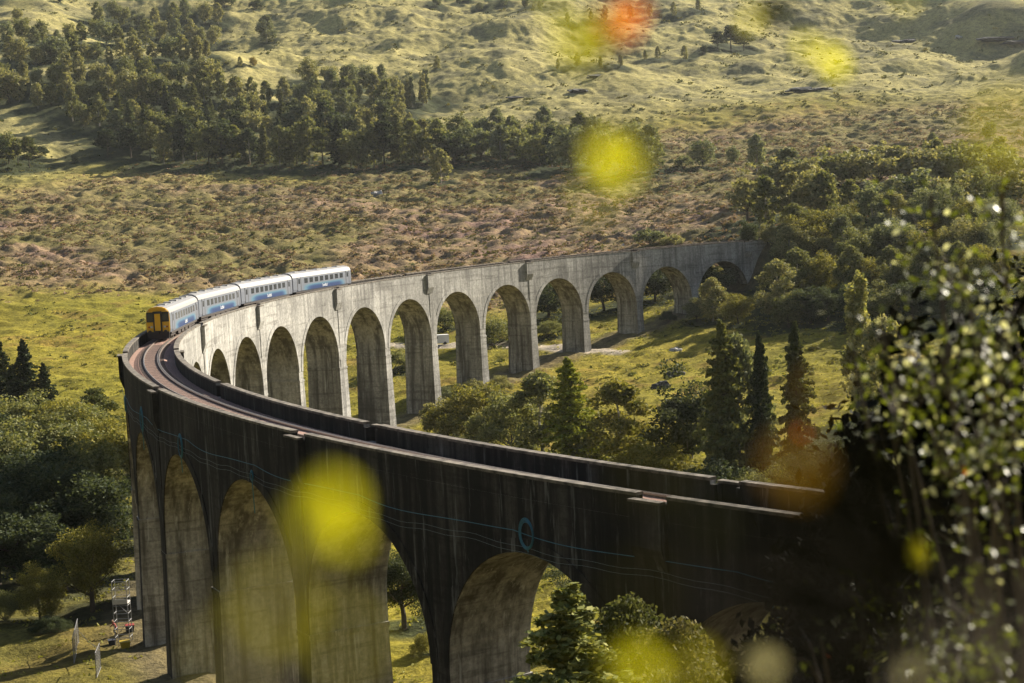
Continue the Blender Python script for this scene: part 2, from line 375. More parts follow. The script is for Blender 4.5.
def build_viaduct():
    MC = M['conc']; MS = M['soffit']; MCAP = M['cap']
    root = empty('viaduct', P(170, R0, -30))
    tag(root, 'long curving grey concrete railway viaduct of tall round arches across the valley', 'viaduct')
    base = Vector(root.location)
    def fin(mb, name, mats=None, par=None, smooth=False):
        mb.v = [(a-base.x, b-base.y, c-base.z) for a, b, c in mb.v]
        o = mb.build(name, mats or MC, par or root, smooth)
        if par: o.matrix_parent_inverse = Matrix.Identity(4); 
        return o
    DECK = -1.25
    refs = {n+.5 for n in range(-1, 21, 2)}
    # arches: barrel, both faces and spandrels between two pier centres
    for n in range(0, 21):
        sL, sR = off(n-.5), off(n+.5); scn = off(n)
        zc = crown_dz(n); R_ = 7.62; zs = zc-R_
        th = [scn-R_*math.cos(PI*i/28) for i in range(29)]; zz = [zs+R_*math.sin(PI*i/28) for i in range(29)]
        S = [sL]+th+[sR]; Z = [zs]+zz+[zs]
        mb = MB()
        vs = []
        for s, z in zip(S, Z): vs += [P(s, RI, z), P(s, RO, z), P(s, RO, DECK), P(s, RI, DECK)]
        fs = []; k = len(S)-1; ms = []
        for i in range(k):
            a = 4*i; b = a+4
            fs.append((a, b, b+3, a+3)); ms.append(0)       # inner face
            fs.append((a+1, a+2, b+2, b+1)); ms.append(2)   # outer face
            fs.append((a+3, b+3, b+2, a+2)); ms.append(0)   # top
            if 0 < i < k-1: fs.append((a, a+1, b+1, b)); ms.append(1)  # soffit
        bl = len(mb.v); mb.v += vs; mb.f += fs; mb.m += ms
        # raised arch ring on both faces
        for r, dr in ((RI, -.07), (RO, .07)):
            vs = []
            for i in range(29):
                a = PI*i/28
                for R2 in (R_-.002, R_+.75):
                    s = scn-R2*math.cos(a); z = zs+R2*math.sin(a); vs += [P(s, r+dr, z), P(s, r-dr*.2, z)]
            f2 = []
            for i in range(28):
                a = 4*i; b = a+4
                f2 += [(a, a+2, b+2, b), (a+2, a+3, b+3, b+2), (a, b, b+1, a+1)]
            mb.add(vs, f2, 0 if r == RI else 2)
        fin(mb, 'arch', [MC, MS, M['stained_shade']])
    # piers
    for q in range(-1, 21):
        n = q+.5; s = off(n)
        half = .915 if q in (-1, 20) else (off(q+1)-off(q))/2-7.62
        zs = min(crown_dz(q), crown_dz(q+1))-7.62+.05
        x, y, _ = P(s, R0, 0)
        zg = min(Hs(*P(s, r, 0)[:2]) for r in (RI, RO))-3.0
        zhi = max(crown_dz(q), crown_dz(q+1))-7.62
        mb = MB()
        dep = zs-(zg-GRAD*s)
        bt = dep/55.0
        def ring(hs, hr, z): return [P(s-hs, R0-hr, z), P(s+hs, R0-hr, z), P(s+hs, R0+hr, z), P(s-hs, R0+hr, z)]
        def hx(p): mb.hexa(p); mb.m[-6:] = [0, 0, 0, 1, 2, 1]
        if q in (-1, 20):
            half = 4.0; 
            sh = s-3.1 if q == -1 else s+3.1
            def ring(hs, hr, z, sh=sh): return [P(sh-hs, R0-hr, z), P(sh+hs, R0-hr, z), P(sh+hs, R0+hr, z), P(sh-hs, R0+hr, z)]
            mb.hexa(ring(4, HW+.2, zg-GRAD*s)+ring(4, HW, DECK))
        else:
            hx(ring(half-.003, HW-.004, zs-1.3)+ring(half-.003, HW-.004, zhi+.3)); hx(ring(half+.10, HW+.11, zs-1.65)+ring(half+.10, HW+.11, zs-1.303))     # impost course
            hx(ring(half+.04+bt, HW+.05+bt, zg-GRAD*s)+ring(half+.04, HW+.05, zs-1.653))
        if n in refs or q in (-1, 20):
            # shallow pilaster from the refuge down to the impost on both faces
            for sg in (-1, 1):
                r = R0+sg*HW
                a = [P(s-.9, r-sg*.02, zs-1.3), P(s+.9, r-sg*.02, zs-1.3), P(s+.9, r+sg*.09, zs-1.3), P(s-.9, r+sg*.09, zs-1.3)]
                b = [P(s-.95, r-sg*.02, -3.2), P(s+.95, r-sg*.02, -3.2), P(s+.95, r+sg*.09, -3.2), P(s-.95, r+sg*.09, -3.2)]
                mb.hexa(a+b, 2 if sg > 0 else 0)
        fin(mb, 'pier', [MC, MS, M['stained_shade']])
    # parapets with refuges
    SA, SB = off(-.5)-26, 372.0
    stops = sorted(off(n)+.9 for n in refs)
    for sg in (-1, 1):
        edges = [SA]
        for s in stops: edges += [s-1.0, s+1.0]
        edges.append(SB)
        pm = MB(); cm = MB()
        r = R0+sg*HW; ri = R0+sg*(HW-.42)
        for i in range(0, len(edges), 2):
            a, b = edges[i], edges[i+1]
            curved(pm, a, b, min(r, ri), max(r, ri), DECK+.003, -.16, 2.0, side=1)
            curved(cm, a, b, min(r+sg*.05, ri-sg*.05), max(r+sg*.05, ri-sg*.05), -.157, 0.0, 2.0)
        pp = fin(pm, 'parapet', [M['stained_shade'] if sg > 0 else MC, M['stained_shade']]) 
        cc = fin(cm, 'coping', MCAP, pp)
        for s in stops:
            mb = MB()
            # corbelled refuge box standing out from the face
            o1 = r+sg*.5
            def rg(s0, s1, ra, rb, z): 
                ra, rb = min(ra, rb), max(ra, rb); return [P(s0, ra, z), P(s1, ra, z), P(s1, rb, z), P(s0, rb, z)]
            mb.hexa(rg(s-1.0, s+1.0, r-sg*.01, r+sg*.12, -3.6)+rg(s-1.0, s+1.0, r-sg*.01, o1, -2.5))
            mb.hexa(rg(s-1.0, s+1.0, r-sg*.01, o1, -2.497)+rg(s-1.0, s+1.0, r-sg*.01, o1, DECK))
            mb.hexa(rg(s-1.0, s+1.0, o1-sg*.3, o1, DECK+.003)+rg(s-1.0, s+1.0, o1-sg*.3, o1, -.35))
            mb.hexa(rg(s-1.0, s-.72, r-sg*.42, o1-sg*.303, DECK+.003)+rg(s-1.0, s-.72, r-sg*.42, o1-sg*.303, -.35))
            mb.hexa(rg(s+.72, s+1.0, r-sg*.42, o1-sg*.303, DECK+.003)+rg(s+.72, s+1.0, r-sg*.42, o1-sg*.303, -.35))
            rf = fin(mb, 'refuge', M['stained_shade'] if sg > 0 or s > off(12) else MC)
            mb = MB(); mb.hexa(rg(s-1.06, s+1.06, o1-sg*.36, o1+sg*.06, -.347)+rg(s-1.06, s+1.06, o1-sg*.36, o1+sg*.06, -.22))
            fin(mb, 'coping', MCAP, rf)
    # solid approach wall at the far end
    for (a, b) in ((SA, off(-.5)-7.1), (off(20.5)+7.1, SB)):
        mb = MB(); 
        curved(mb, a, b, RI, RO, -22, DECK, 2.0); fin(mb, 'approach_wall')
    return root
def build_track():
    root = empty('railway_track', P(200, R0, -1.0)); base = Vector(root.location)
    tag(root, 'single railway track on pinkish ballast running along the viaduct deck', 'railway track')
    def fin(mb, name, m, par=root, smooth=False):
        mb.v = [(a-base.x, b-base.y, c-base.z) for a, b, c in mb.v]; return mb.build(name, m, par, smooth)
    SA, SB = off(-.5)-60, 400
    mb = MB(); k = int((SB-SA)/1.0); prof = [(-2.3, -1.21), (-1.75, -1.18), (-1.3, -.98), (-.8, -.95), (.8, -.95), (1.3, -.98), (1.75, -1.18), (2.3, -1.21)]
    vs = []
    for i in range(k+1):
        s = SA+i*1.0
        for (r, z) in prof: vs.append(P(s, R0+r, z+.03*math.sin(i*2.3+r*5)*.5))
    fs = [(i*8+j, i*8+j+1, (i+1)*8+j+1, (i+1)*8+j) for i in range(k) for j in range(7)]
    mb.add(vs, fs); fin(mb, 'ballast', M['ballast'])
    for sg in (-1, 1):
        mb = MB(); r = R0+sg*.7525
        curved(mb, SA, SB, r-.036, r+.036, -.84, -.78, 1.2)
        curved(mb, SA, SB, r-.075, r+.075, -.94, -.925, 1.2)
        curved(mb, SA, SB, r-.012, r+.012, -.925, -.84, 1.2)
        fin(mb, 'rail', M['rail'])
    # check rail inside the inner running rail on the curve
    mb = MB(); r = R0-.60; curved(mb, 120, 360, r-.03, r+.03, -.88, -.79, 1.2); fin(mb, 'check_rail', M['rail'])
    s = off(12.6)
    slm = None
    for i in range(100):
        x, y, z = P(s+i*.75, R0, -.985)
        th = (s+i*.75)/R0
        if slm is None:
            b = MB(); b.box((0, 0, 0), (2.5, .25, .12)); slm = b.mesh('sleeper', M['sleeper'])
        o = link('sleeper', slm, root); o.location = (x-base.x, y-base.y, z-base.z); o.rotation_euler = (0, 0, th)
    return root
# ---------------------------------------------------------------- train
def build_train():
    L_, G_ = 22.9, .55
    sF = off(12.42)
    root = empty('train', P(sF-46, R0, -.78)); base = Vector(root.location)
    tag(root, 'four-coach white and blue diesel train with yellow front crossing the viaduct', 'train')
    HWT, ZR = 1.36, 3.75   # half width, roof top over rail
    prof = [(-1.30, .85), (-1.36, 1.2), (-1.36, 2.45), (-1.33, 2.95), (-1.22, 3.25), (-1.0, 3.48), (-.6, 3.66), (0, 3.74), (.6, 3.66), (1.0, 3.48), (1.22, 3.25), (1.33, 2.95), (1.36, 2.45), (1.36, 1.2), (1.30, .85)]
    def side_panel(b, x0, x1, z0, z1, sg, t=.012, m=0):
        y0 = sg*(HWT-.004); y1 = sg*(HWT+t)
        b.box(((x0+x1)/2, (y0+y1)/2, (z0+z1)/2), (x1-x0, abs(y1-y0), z1-z0), m)
    for c in range(4):
        s_front = sF-c*(L_+G_); s_mid = s_front-L_/2
        # local frame: x forward (towards +s), y towards the valley side (inner, -r)
        th = s_mid/R0; sag = L_*L_/(16*R0)*.5
        px, py, pz = P(s_mid, R0-sag*0, -.78)
        car = empty('coach', (px-base.x, py-base.y, pz-base.z), th+PI/2)
        car.parent = root; car.scale = (1, 1, 1.04)
        # x axis at angle th+90 = +s direction; y axis = -radial (inner side)
        b = MB(); nx = [(-L_/2, 0)]
        vs = [(-L_/2, y, z) for y, z in prof]+[(L_/2, y, z) for y, z in prof]; n = len(prof)
        fs = [(j, n+j, n+j+1, j+1) for j in range(n-1)]
        ms = [1 if 3 <= j <= 10 else 0 for j in range(n-1)]
        b.v = vs; b.f = fs+[tuple(range(n))[::-1][::-1], tuple(n+j for j in range(n))[::-1], (0, n-1, 2*n-1, n)]; b.m = ms+[0, 0, 2]
        body = b.build('body', [M['tr_white'], M['tr_roof'], M['tr_under']], car)
        # roof pods / vents
        for xx in (-8.5, -4.6, -.5, 3.8, 8.0):
            b = MB(); b.box((xx, 0, 3.75), (1.3, .9, .13)); b.build('roof_vent', M['tr_vent'], car)
        front = (c == 0); rear = (c == 3)
        for sg in (-1, 1):
            # blue swoosh bands along the lower side, with its sloped lighter ends
            b = MB(); side_panel(b, -9.3, 8.6, .96, 1.98, sg, .010, 0); b.build('side_stripe', M['tr_stripe'], body)
            # windows
            wx = [-7.4, -5.4, -3.4, -1.4, .6, 2.6, 4.6, 6.6]
            for x in wx:
                b = MB(); side_panel(b, x-.62, x+.62, 2.0, 2.72, sg, .02); b.build('window', M['tr_glass'], car)
            # doors near both ends
            for x in (-9.9, 9.2):
                b = MB()
                side_panel(b, x-.55, x+.55, .95, 2.9, sg, .016, 0); side_panel(b, x-.72, x-.553, .95, 2.95, sg, .02, 1); side_panel(b, x+.553, x+.72, .95, 2.95, sg, .02, 1)
                side_panel(b, x-.32, x+.32, 2.0, 2.7, sg, .026, 2)
                b.build('door', [M['tr_white'], M['tr_dark'], M['tr_glass']], car)
            # solebar and underframe boxes
            b = MB()
            b.box((0, sg*1.2, .72), (20.5, .12, .2)); 
            for x in (-4.5, -1.6, 1.2, 3.9): b.box((x, sg*.9, .5), (2.0, .6, .5))
            b.build('underframe', M['tr_under'], car)
            # operator name in small white letters on the blue
            cu = bpy.data.curves.new('lettering', 'FONT'); cu.body = 'ScotRail'; cu.size = .62; cu.extrude = .004; cu.align_x = 'CENTER'
            cu.materials.append(M['tr_letter'])
            t = bpy.data.objects.new('lettering', cu); COL.objects.link(t); 
            dg = bpy.context.evaluated_depsgraph_get(); me = bpy.data.meshes.new_from_object(t.evaluated_get(dg)); bpy.data.objects.remove(t)
            o = link('lettering', me, car); o.location = (-.6, sg*(HWT+.02), 1.12); o.rotation_euler = (PI/2, 0, PI if sg > 0 else 0)
        # bogies
        for x in (-7.9, 7.9):
            b = MB()
            for sy in (-1, 1): b.box((x, sy*1.0, .5), (3.4, .14, .35)); b.box((x, sy*1.0, .7), (1.0, .2, .3))
            bg = b.build('bogie', M['tr_under'], car)
            for dx in (-1.3, 1.3):
                b = MB()
                for sy in (-1, 1): b.tube([(x+dx, sy*.70, .42), (x+dx, sy*.84, .42)], .42, 20)
                b.tube([(x+dx, -.7, .42), (x+dx, .7, .42)], .08, 8)
                b.build('wheelset', M['tr_under'], bg)
        # gangway bellows between coaches
        if not rear:
            b = MB()
            for k2 in range(5): b.box((-L_/2-.055-.11*k2, 0, 2.0), (.07, 1.15+.08*(k2 % 2), 2.3))
            b.build('gangway', M['tr_dark'], car)
        # driving ends
        for end in ((1,) if front else ()) + ((-1,) if rear else ()):
            X = end*L_/2
            def fb(b, x0, x1, y0, y1, z0, z1, m=0):
                a_, b_ = sorted((X+end*x0, X+end*x1)); b.box(((a_+b_)/2, (y0+y1)/2, (z0+z1)/2), (b_-a_, y1-y0, z1-z0), m)
            # yellow cab shell: rounded slice following the body outline
            sl = [(y*.985, z) for y, z in prof]
            b = MB(); n = len(sl)
            vs = [(X, y, z) for y, z in sl]+[(X+end*.09, y*.95, z-.04 if z > 2.9 else z) for y, z in sl]
            fs = [(j, n+j, n+j+1, j+1) for j in range(n-1)]+[tuple(n+j for j in range(n)), (0, n-1, 2*n-1, n)]
            b.add(vs, fs); cab = b.build('cab_front', M['tr_yellow'], car)
            # black window surround, two windscreens, gangway door with yellow leaf
            for sy in (-1, 1):
                b = MB(); fb(b, .08, .12, *(sorted((sy*.47, sy*1.27))), 2.05, 3.12, 0); b.build('windscreen_surround', M['tr_dark'], cab)
                b = MB(); fb(b, .1, .14, *(sorted((sy*.56, sy*1.12))), 2.2, 2.95, 0); b.build('windscreen', M['tr_glass'], cab)
                b = MB()
                fb(b, .08, .16, *(sorted((sy*.62, sy*.86))), 1.42, 1.62, 0); fb(b, .08, .15, *(sorted((sy*.92, sy*1.1))), 1.42, 1.6, 1)
                b.build('headlight', [M['tr_lamp'], M['tr_red']], cab)
                b = MB(); b.tube([(X+end*.1, sy*.88, 1.0), (X+end*.55, sy*.88, 1.0)], .09, 10); b.tube([(X+end*.55, sy*.88, 1.0), (X+end*.6, sy*.88, 1.0)], .2, 14); b.build('buffer', M['tr_under'], cab)
                b = MB(); b.box((X+end*.24, sy*1.0, 3.28), (.05, .12, .05)); b.build('marker_lamp', M['tr_lamp'], cab)
            b = MB(); fb(b, .08, .32, -.5, .46, 1.0, 3.2, 0); gw = b.build('gangway_frame', M['tr_dark'], cab)
            b = MB(); fb(b, .30, .36, -.33, .31, 1.1, 2.95, 0); b.build('gangway_door', M['tr_yellow'], cab)
            b = MB(); fb(b, .10, .3, -1.25, 1.25, .32, .98, 0); fb(b, .25, .38, -1.05, 1.05, .18, .32, 0); b.build('valance', M['tr_under'], cab)
            b = MB(); fb(b, .3, .75, -.16, .16, .78, 1.06, 0); b.build('coupler', M['tr_under'], cab)
            b = MB(); fb(b, .02, .2, -.95, .95, 3.36, 3.5, 0); b.build('roof_rim', M['tr_yellow'], cab)
    return root
# ---------------------------------------------------------------- trees
def leaf_quads(C, size, rng, up_bias=.0, elong=1.5):
    n = len(C)
    a = rng.normal(size=(n, 3)); a[:, 2] += up_bias; a /= np.linalg.norm(a, axis=1)[:, None]
    b = rng.normal(size=(n, 3)); b -= (b*a).sum(1)[:, None]*a; b /= np.linalg.norm(b, axis=1)[:, None]
    c = np.cross(a, b)
    sz = size*(.6+.8*rng.random(n))[:, None]
    b = b*sz*elong*.5; c = c*sz*.5
    V = np.stack([C-b, C+c*.9-b*.1, C+b, C-c*.9-b*.1], 1).reshape(-1, 3)
    return V, np.arange(4*n).reshape(n, 4)
def crown_points(kind, n, rng):
    """points in a unit tree: height 1, base at 0"""
    if kind == 'spruce':
        out = []; nb = 95
        for i in range(nb):
            t = (i/nb)**.8; z = .07+.91*t
            rad = .25*(1-t)**.8*(.45+.75*rng.random())+.01
            if rng.random() < .1: rad *= 1.25
            th = i*2.399+rng.normal()*.2; m = max(4, int(n/nb*(1.55-1.25*t)))
            u = rng.random(m)**.65
            x = u*rad; drop = -.16*rad*u**1.6*1.6+.03*u*t
            wdt = .20*rad*(1-.4*u)
            lat = rng.normal(size=m)*wdt
            out.append(np.stack([x*math.cos(th)-lat*math.sin(th), x*math.sin(th)+lat*math.cos(th), z+drop+rng.normal(size=m)*.007], 1))
        return np.concatenate(out)
    cl = []
    if kind == 'birch':      # upright, loose, broken outline
        for i in range(70):
            t = rng.random()**.8; z = .12+.84*t; R = .23*math.sin(PI*min(1, (t*.86+.14)))**.7*(.5+.7*rng.random()); th = rng.random()*2*PI
            cl.append((R*math.cos(th), R*math.sin(th), z, .045+.035*rng.random(), .75))
        cl.append((0, 0, .96, .04, 1.3))
    elif kind == 'round':    # round-headed small broadleaf
        for i in range(60):
            v = rng.normal(size=3); v /= np.linalg.norm(v); v *= (.45+.55*rng.random())
            cl.append((v[0]*.36, v[1]*.36, .52+v[2]*.42, .06+.05*rng.random(), .85))
    elif kind == 'willow':   # broad low bush, wider than tall
        for i in range(80):
            th = rng.random()*2*PI; r = rng.random()**.5*.62; hmax = .9*(1-(r/.72)**2)**.5
            cl.append((r*math.cos(th), r*math.sin(th), .1+(hmax-.1)*(.35+.6*rng.random()), .07+.06*rng.random(), .8))
    elif kind == 'pine':     # irregular crown of flat plates, bare stem below
        for i in range(46):
            t = rng.random(); z = .34+.6*t; R = (.30*(1-t)**.5+.03)*rng.random()**.5; th = rng.random()*2*PI
            cl.append((R*math.cos(th), R*math.sin(th), z, .06+.04*rng.random(), .45))
    elif kind == 'poplar':   # narrow, upright shoots
        for i in range(46):
            t = rng.random(); z = .12+.82*t; R = .12*(1-t*.55)*rng.random()**.4; th = rng.random()*2*PI
            cl.append((R*math.cos(th), R*math.sin(th), z, .025, 2.6))
    elif kind == 'oak':
        for i in range(80):
            v = rng.normal(size=3); v /= np.linalg.norm(v); v *= (.5+.5*rng.random()); v *= (.8+.35*math.sin(3*v[0]+5*v[2]+2))
            cl.append((v[0]*.42, v[1]*.42, .5+v[2]*.46, .055+.05*rng.random(), .7))
    cl = np.array(cl); w = cl[:, 3]**2; k = rng.choice(len(cl), n, p=w/w.sum())
    q = rng.normal(size=(n, 3)); q /= np.linalg.norm(q, axis=1)[:, None]; q *= (rng.random(n)**.45)[:, None]
    C = cl[k, :3]+q*cl[k, 3][:, None]*np.stack([np.ones(n), np.ones(n), cl[k, 4]], 1)*1.35
    C[:, 2] = np.maximum(C[:, 2], .02)
    return C
def trunk_mesh(kind, rng, m):
    mb = MB()
    lean = rng.normal(size=2)*.02
    top = {'willow': .45, 'round': .62, 'oak': .6}.get(kind, .93)
    r0 = {'willow': .02, 'oak': .032, 'spruce': .016, 'poplar': .014}.get(kind, .02)
    k = 7; pts = [(lean[0]*math.sin(i*1.3)*i/k, lean[1]*math.cos(i)*i/k, -.03+(top+.03)*i/k) for i in range(k+1)]
    mb.tube(pts, [r0*(1-.85*i/k) for i in range(k+1)], 7)
    nl = {'spruce': 10, 'poplar': 8}.get(kind, 12)
    for i in range(nl):
        t = .25+.6*rng.random() if kind != 'willow' else .02+.2*rng.random()
        z = top*t; th = rng.random()*2*PI
        ln = {'spruce': .15*(1-t), 'poplar': .1, 'willow': .45, 'oak': .34, 'round': .26, 'birch': .2, 'pine': .24}[kind]
        rise = {'spruce': .0, 'poplar': 2.0, 'willow': .9, 'oak': .6, 'round': .8, 'birch': 1.0, 'pine': .3}[kind]
        ln *= (1-.75*t) if kind in ('birch', 'pine', 'poplar') else 1
        e = (ln*math.cos(th), ln*math.sin(th)); rr = r0*(1-.8*t)*.55
        mb.tube([(0, 0, z), (e[0]*.5, e[1]*.5, z+ln*rise*.4), (e[0], e[1], z+ln*rise)], [rr, rr*.6, rr*.2], 5)
    return mb.mesh('trunk', m)
PROTO = {}
def proto(kind, v, lod):
    key = (kind, v, lod)
    if key in PROTO: return PROTO[key]
    rng = np.random.default_rng(abs(hash(kind)) % 1000 if False else sum(map(ord, kind))*31+v*7+lod)
    n, size = {0: (2600, .042), 1: (9000, .0215), 2: (24000, .0125)}[lod]
    if kind == 'spruce': size *= .8; n = int(n*1.5)
    if kind == 'pine': size *= .9
    if kind == 'poplar': size *= .8
    if kind == 'willow': size *= 1.25; n = int(n*1.3)
    C = crown_points(kind, n, rng)
    V, F = leaf_quads(C, size, rng, .5)
    me = mesh_np(kind+'_crown', V, F, M['needle'] if kind in ('spruce', 'pine') else M['leaf']); add_lv(me, rng)
    tm = trunk_mesh(kind, rng, M['bark_pale'] if kind in ('birch', 'poplar') else M['bark'])
    PROTO[key] = (me, tm); return PROTO[key]
NAMES = {'spruce': 'spruce_tree', 'birch': 'birch_tree', 'round': 'broadleaf_tree', 'willow': 'willow_bush', 'pine': 'pine_tree', 'poplar': 'poplar_tree', 'oak': 'oak_tree'}
WORD = {'spruce': 'pointed conifer', 'birch': 'birch tree', 'round': 'round-headed tree', 'willow': 'low bush', 'pine': 'dark pine tree', 'poplar': 'narrow upright tree', 'oak': 'broad leafy tree'}
TREES = []
def tree(kind, px, py, hpx, label=None, tint=(1, 1, 1), group=None, lod=None, wide=1.0, dist=None, v=None):
    if dist is None:
        g = ground_px(px, py)
        if g is None: return None
        x, y, d = g
    else:
        q = at(px, py, dist); x, y, d = q[0], q[1], dist
    z = Hs(x, y)
    h = hpx*1.1*d/FPX
    if lod is None: lod = 0 if d > 430 else (1 if d > 200 else 2)
    if v is None: v = random.randrange(3 if lod < 2 else 2)
    cm, tm = proto(kind, v, lod)
    root = empty(NAMES[kind], (x, y, z-.1), random.random()*2*PI); root.scale = (h*wide, h*wide, h)
    c = link('crown', cm, root); t = link('trunk', tm, root)
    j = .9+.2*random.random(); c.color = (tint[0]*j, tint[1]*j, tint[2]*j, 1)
    tag(root, label, 'bush' if kind == 'willow' else 'tree', group)
    TREES.append((root, px)); return root
ORD = ['first', 'second', 'third', 'fourth', 'fifth', 'sixth', 'seventh', 'eighth', 'ninth', 'tenth', 'eleventh', 'twelfth', 'thirteenth', 'fourteenth', 'fifteenth', 'sixteenth', 'seventeenth', 'eighteenth', 'nineteenth', 'twentieth', 'twenty-first', 'twenty-second', 'twenty-third', 'twenty-fourth', 'twenty-fifth', 'twenty-sixth', 'twenty-seventh', 'twenty-eighth', 'twenty-ninth', 'thirtieth', 'thirty-first', 'thirty-second', 'thirty-third', 'thirty-fourth']
def row(where, group, x0, x1, feet, step, h, kinds, tints, skip=(), wide=1.0):
    if 'hillside wood' in where: wide = 1.0; h = (h[0]*.9, h[1]*.95)
    xs = []; x = x0
    while x <= x1:
        if not any(a <= x <= b for a, b in skip): xs.append(x+random.uniform(-.25, .25)*step)
        x += step*random.uniform(.8, 1.2)
    xs.sort()
    for i, x in enumerate(xs):
        y = np.interp(x, [p[0] for p in feet], [p[1] for p in feet])+random.uniform(-4, 4)
        k = random.choice(kinds); hh = random.uniform(*h); t = random.choice(list(tints))
        size = 'small' if hh < h[0]+.3*(h[1]-h[0]) else ('tall' if hh > h[0]+.72*(h[1]-h[0]) else 'medium')
        lab = f"{size} {TW[t]} {WORD[k]}, {ORD[i]} from left {where}"
        tree(k, x, y, hh, lab, TINT[t], group, wide=wide*random.uniform(.85, 1.2))
TINT = {'p': (1.8, 1.6, 1.5), 'g': (1.25, 1.2, 1.0), 'd': (.45, .52, .55), 'y': (1.5, 1.3, .7), 's': (1.3, 1.3, 1.45)}
TW = {'p': 'pale', 'g': 'green', 'd': 'dark', 'y': 'yellowish', 's': 'grey-green'}
def build_trees():
    G = 'trees of the hillside wood'
    row('along the hillside wood bottom edge', G, 152, 447, [(150, 160), (240, 164), (315, 169), (380, 165), (447, 163)], 13, (32, 46), ['birch', 'round', 'pine', 'birch', 'spruce'], 'pgdg')
    row('in the second row of the hillside wood', G, 120, 432, [(120, 146), (432, 144)], 13, (28, 44), ['birch', 'round', 'pine', 'birch', 'spruce'], 'pgdgs')
    row('in the third row of the hillside wood', G, 70, 415, [(60, 124), (240, 126), (415, 122)], 15, (24, 38), ['birch', 'round', 'spruce', 'birch'], 'pgdgs')
    row('in the fourth row of the hillside wood', G, 8, 400, [(0, 106), (400, 104)], 16, (22, 36), ['birch', 'round', 'birch'], 'pgsg')
    row('in the fifth row of the hillside wood', G, 4, 385, [(0, 84), (385, 88)], 16, (20, 32), ['birch', 'round', 'round'], 'pgsp', skip=((225, 300),))
    row('in the sixth row of the hillside wood', G, 10, 222, [(0, 64), (222, 62)], 13, (18, 28), ['birch', 'round', 'round'], 'pgsp')
    row('in the seventh row of the hillside wood', G, 8, 215, [(0, 44), (215, 44)], 13, (16, 26), ['birch', 'round'], 'pgs')
    row('in the top row of the hillside wood', G, 95, 225, [(95, 24), (225, 24)], 14, (15, 24), ['birch', 'round'], 'pgs')
    tree('pine', 108, 158, 26, 'dark pine at the far left corner of the wood bottom edge', TINT['d'], G, wide=1.3)
    tree('pine', 131, 157, 30, 'dark pine just right of the corner pine at the wood bottom edge', TINT['d'], G, wide=1.2)
    tree('round', 86, 126, 14, 'tiny lone tree on the grass below the left part of the wood', TINT['p'])
    tree('birch', 441, 184, 32, 'small pale birch standing on the heather just below the wood', TINT['p'], wide=1.1)
    tree('birch', 437, 70, 12, 'tiny pale tree on the open slope right of the wood', TINT['p'])
    tree('birch', 267, 42, 24, 'lone loose birch casting a long shadow on the bare upper slope', TINT['s'], wide=1.3)
    tree('round', 253, 66, 10, 'single pinkish round treetop above the middle of the wood', (2.0, 1.5, 1.1))
    tree('birch', 240, 66, 9, 'tiny tree beside the pinkish round treetop', TINT['p'])
    tree('willow', 225, 8, 14, 'dark bush high on the slope near the top edge', TINT['d'])
    tree('willow', 256, 10, 10, 'small dark bush right of the high dark bush at the top edge', TINT['d'])
    tree('round', 61, 4, 10, 'dark tree at the very top of the left slope', TINT['d'])
    tree('round', 18, 22, 13, 'pale tree alone on the bright ridge in the top corner', TINT['p'])
    row('in the far left clump by the wood', 'trees in the small left clump', 0, 30, [(0, 166), (30, 166)], 11, (22, 32), ['round', 'pine'], 'gd')
    tree('willow', 40, 158, 12, 'low bush right of the little clump at the far left', TINT['d'])
    tree('round', 75, 163, 9, 'tiny grey bush on the heath below the wood', TINT['s'])
    row('at the upper right tip of the wood', 'slender trees at the wood tip', 400, 432, [(400, 112), (432, 100)], 8, (22, 32), ['poplar', 'birch'], 'ps')
    G2 = 'rounded trees on the heather edge'
    row('in the rounded clump right of the wood', G2, 452, 560, [(450, 160), (560, 164)], 15, (30, 40), ['round', 'oak', 'birch'], 'gds', wide=1.15)
    row('in the rounded clump back row right of wood', G2, 460, 640, [(450, 146), (640, 152)], 17, (26, 36), ['round', 'birch'], 'gs', wide=1.1)
    row('trailing off right of the rounded clump', G2, 572, 652, [(570, 168), (652, 176)], 15, (30, 44), ['birch', 'round'], 'psg')
    G3 = 'bare grey birches high on the slope'
    row('in the lower grey birch line high up', G3, 560, 690, [(545, 72), (700, 60)], 19, (9, 14), ['birch'], 'p', wide=.8)
    row('in the upper grey birch line high up', G3, 570, 700, [(560, 28), (700, 14)], 22, (9, 14), ['birch'], 'p', wide=.8)
    row('at the top edge of the hill', 'small trees at the hill top', 440, 545, [(440, 6), (545, 8)], 20, (8, 14), ['birch', 'round'], 'sd')
    for i, (x, h, l) in enumerate([(718, 17, 'left pine of the dark clump on the open hill'), (731, 23, 'tallest pine of the dark clump on the open hill'), (744, 18, 'right pine of the dark clump on the open hill')]):
        tree('pine', x, 50, h, l, TINT['d'], 'pines in the clump on the open hill', wide=1.5)
    tree('round', 704, 54, 9, 'tiny bush left of the pine clump on the open hill', TINT['d'])
    tree('round', 703, 168, 28, 'round grey-green tree left of the slim tree on the heath', TINT['s'], wide=1.1)
    tree('willow', 684, 168, 14, 'low grey bush left of the round tree on the heath', TINT['s'])
    tree('round', 733, 166, 18, 'small round tree with a shadow beside the slim tree on the heath', TINT['s'])
    tree('birch', 757, 174, 34, 'slim upright birch on the heath above the viaduct end', TINT['s'])
    tree('birch', 933, 164, 26, 'slim birch on the dark heather knoll', TINT['s'])
    tree('round', 990, 140, 18, 'small round tree high up behind the yellow-green blur', TINT['g'])
    tree('willow', 650, 248, 16, 'low pale bush behind the parapet on the heath', TINT['s'], wide=1.4)
    tree('willow', 672, 246, 13, 'second low pale bush behind the parapet on the heath', TINT['p'], wide=1.3)
    tree('round', 750, 247, 26, 'dark round bush just behind the far end of the parapet', TINT['d'])
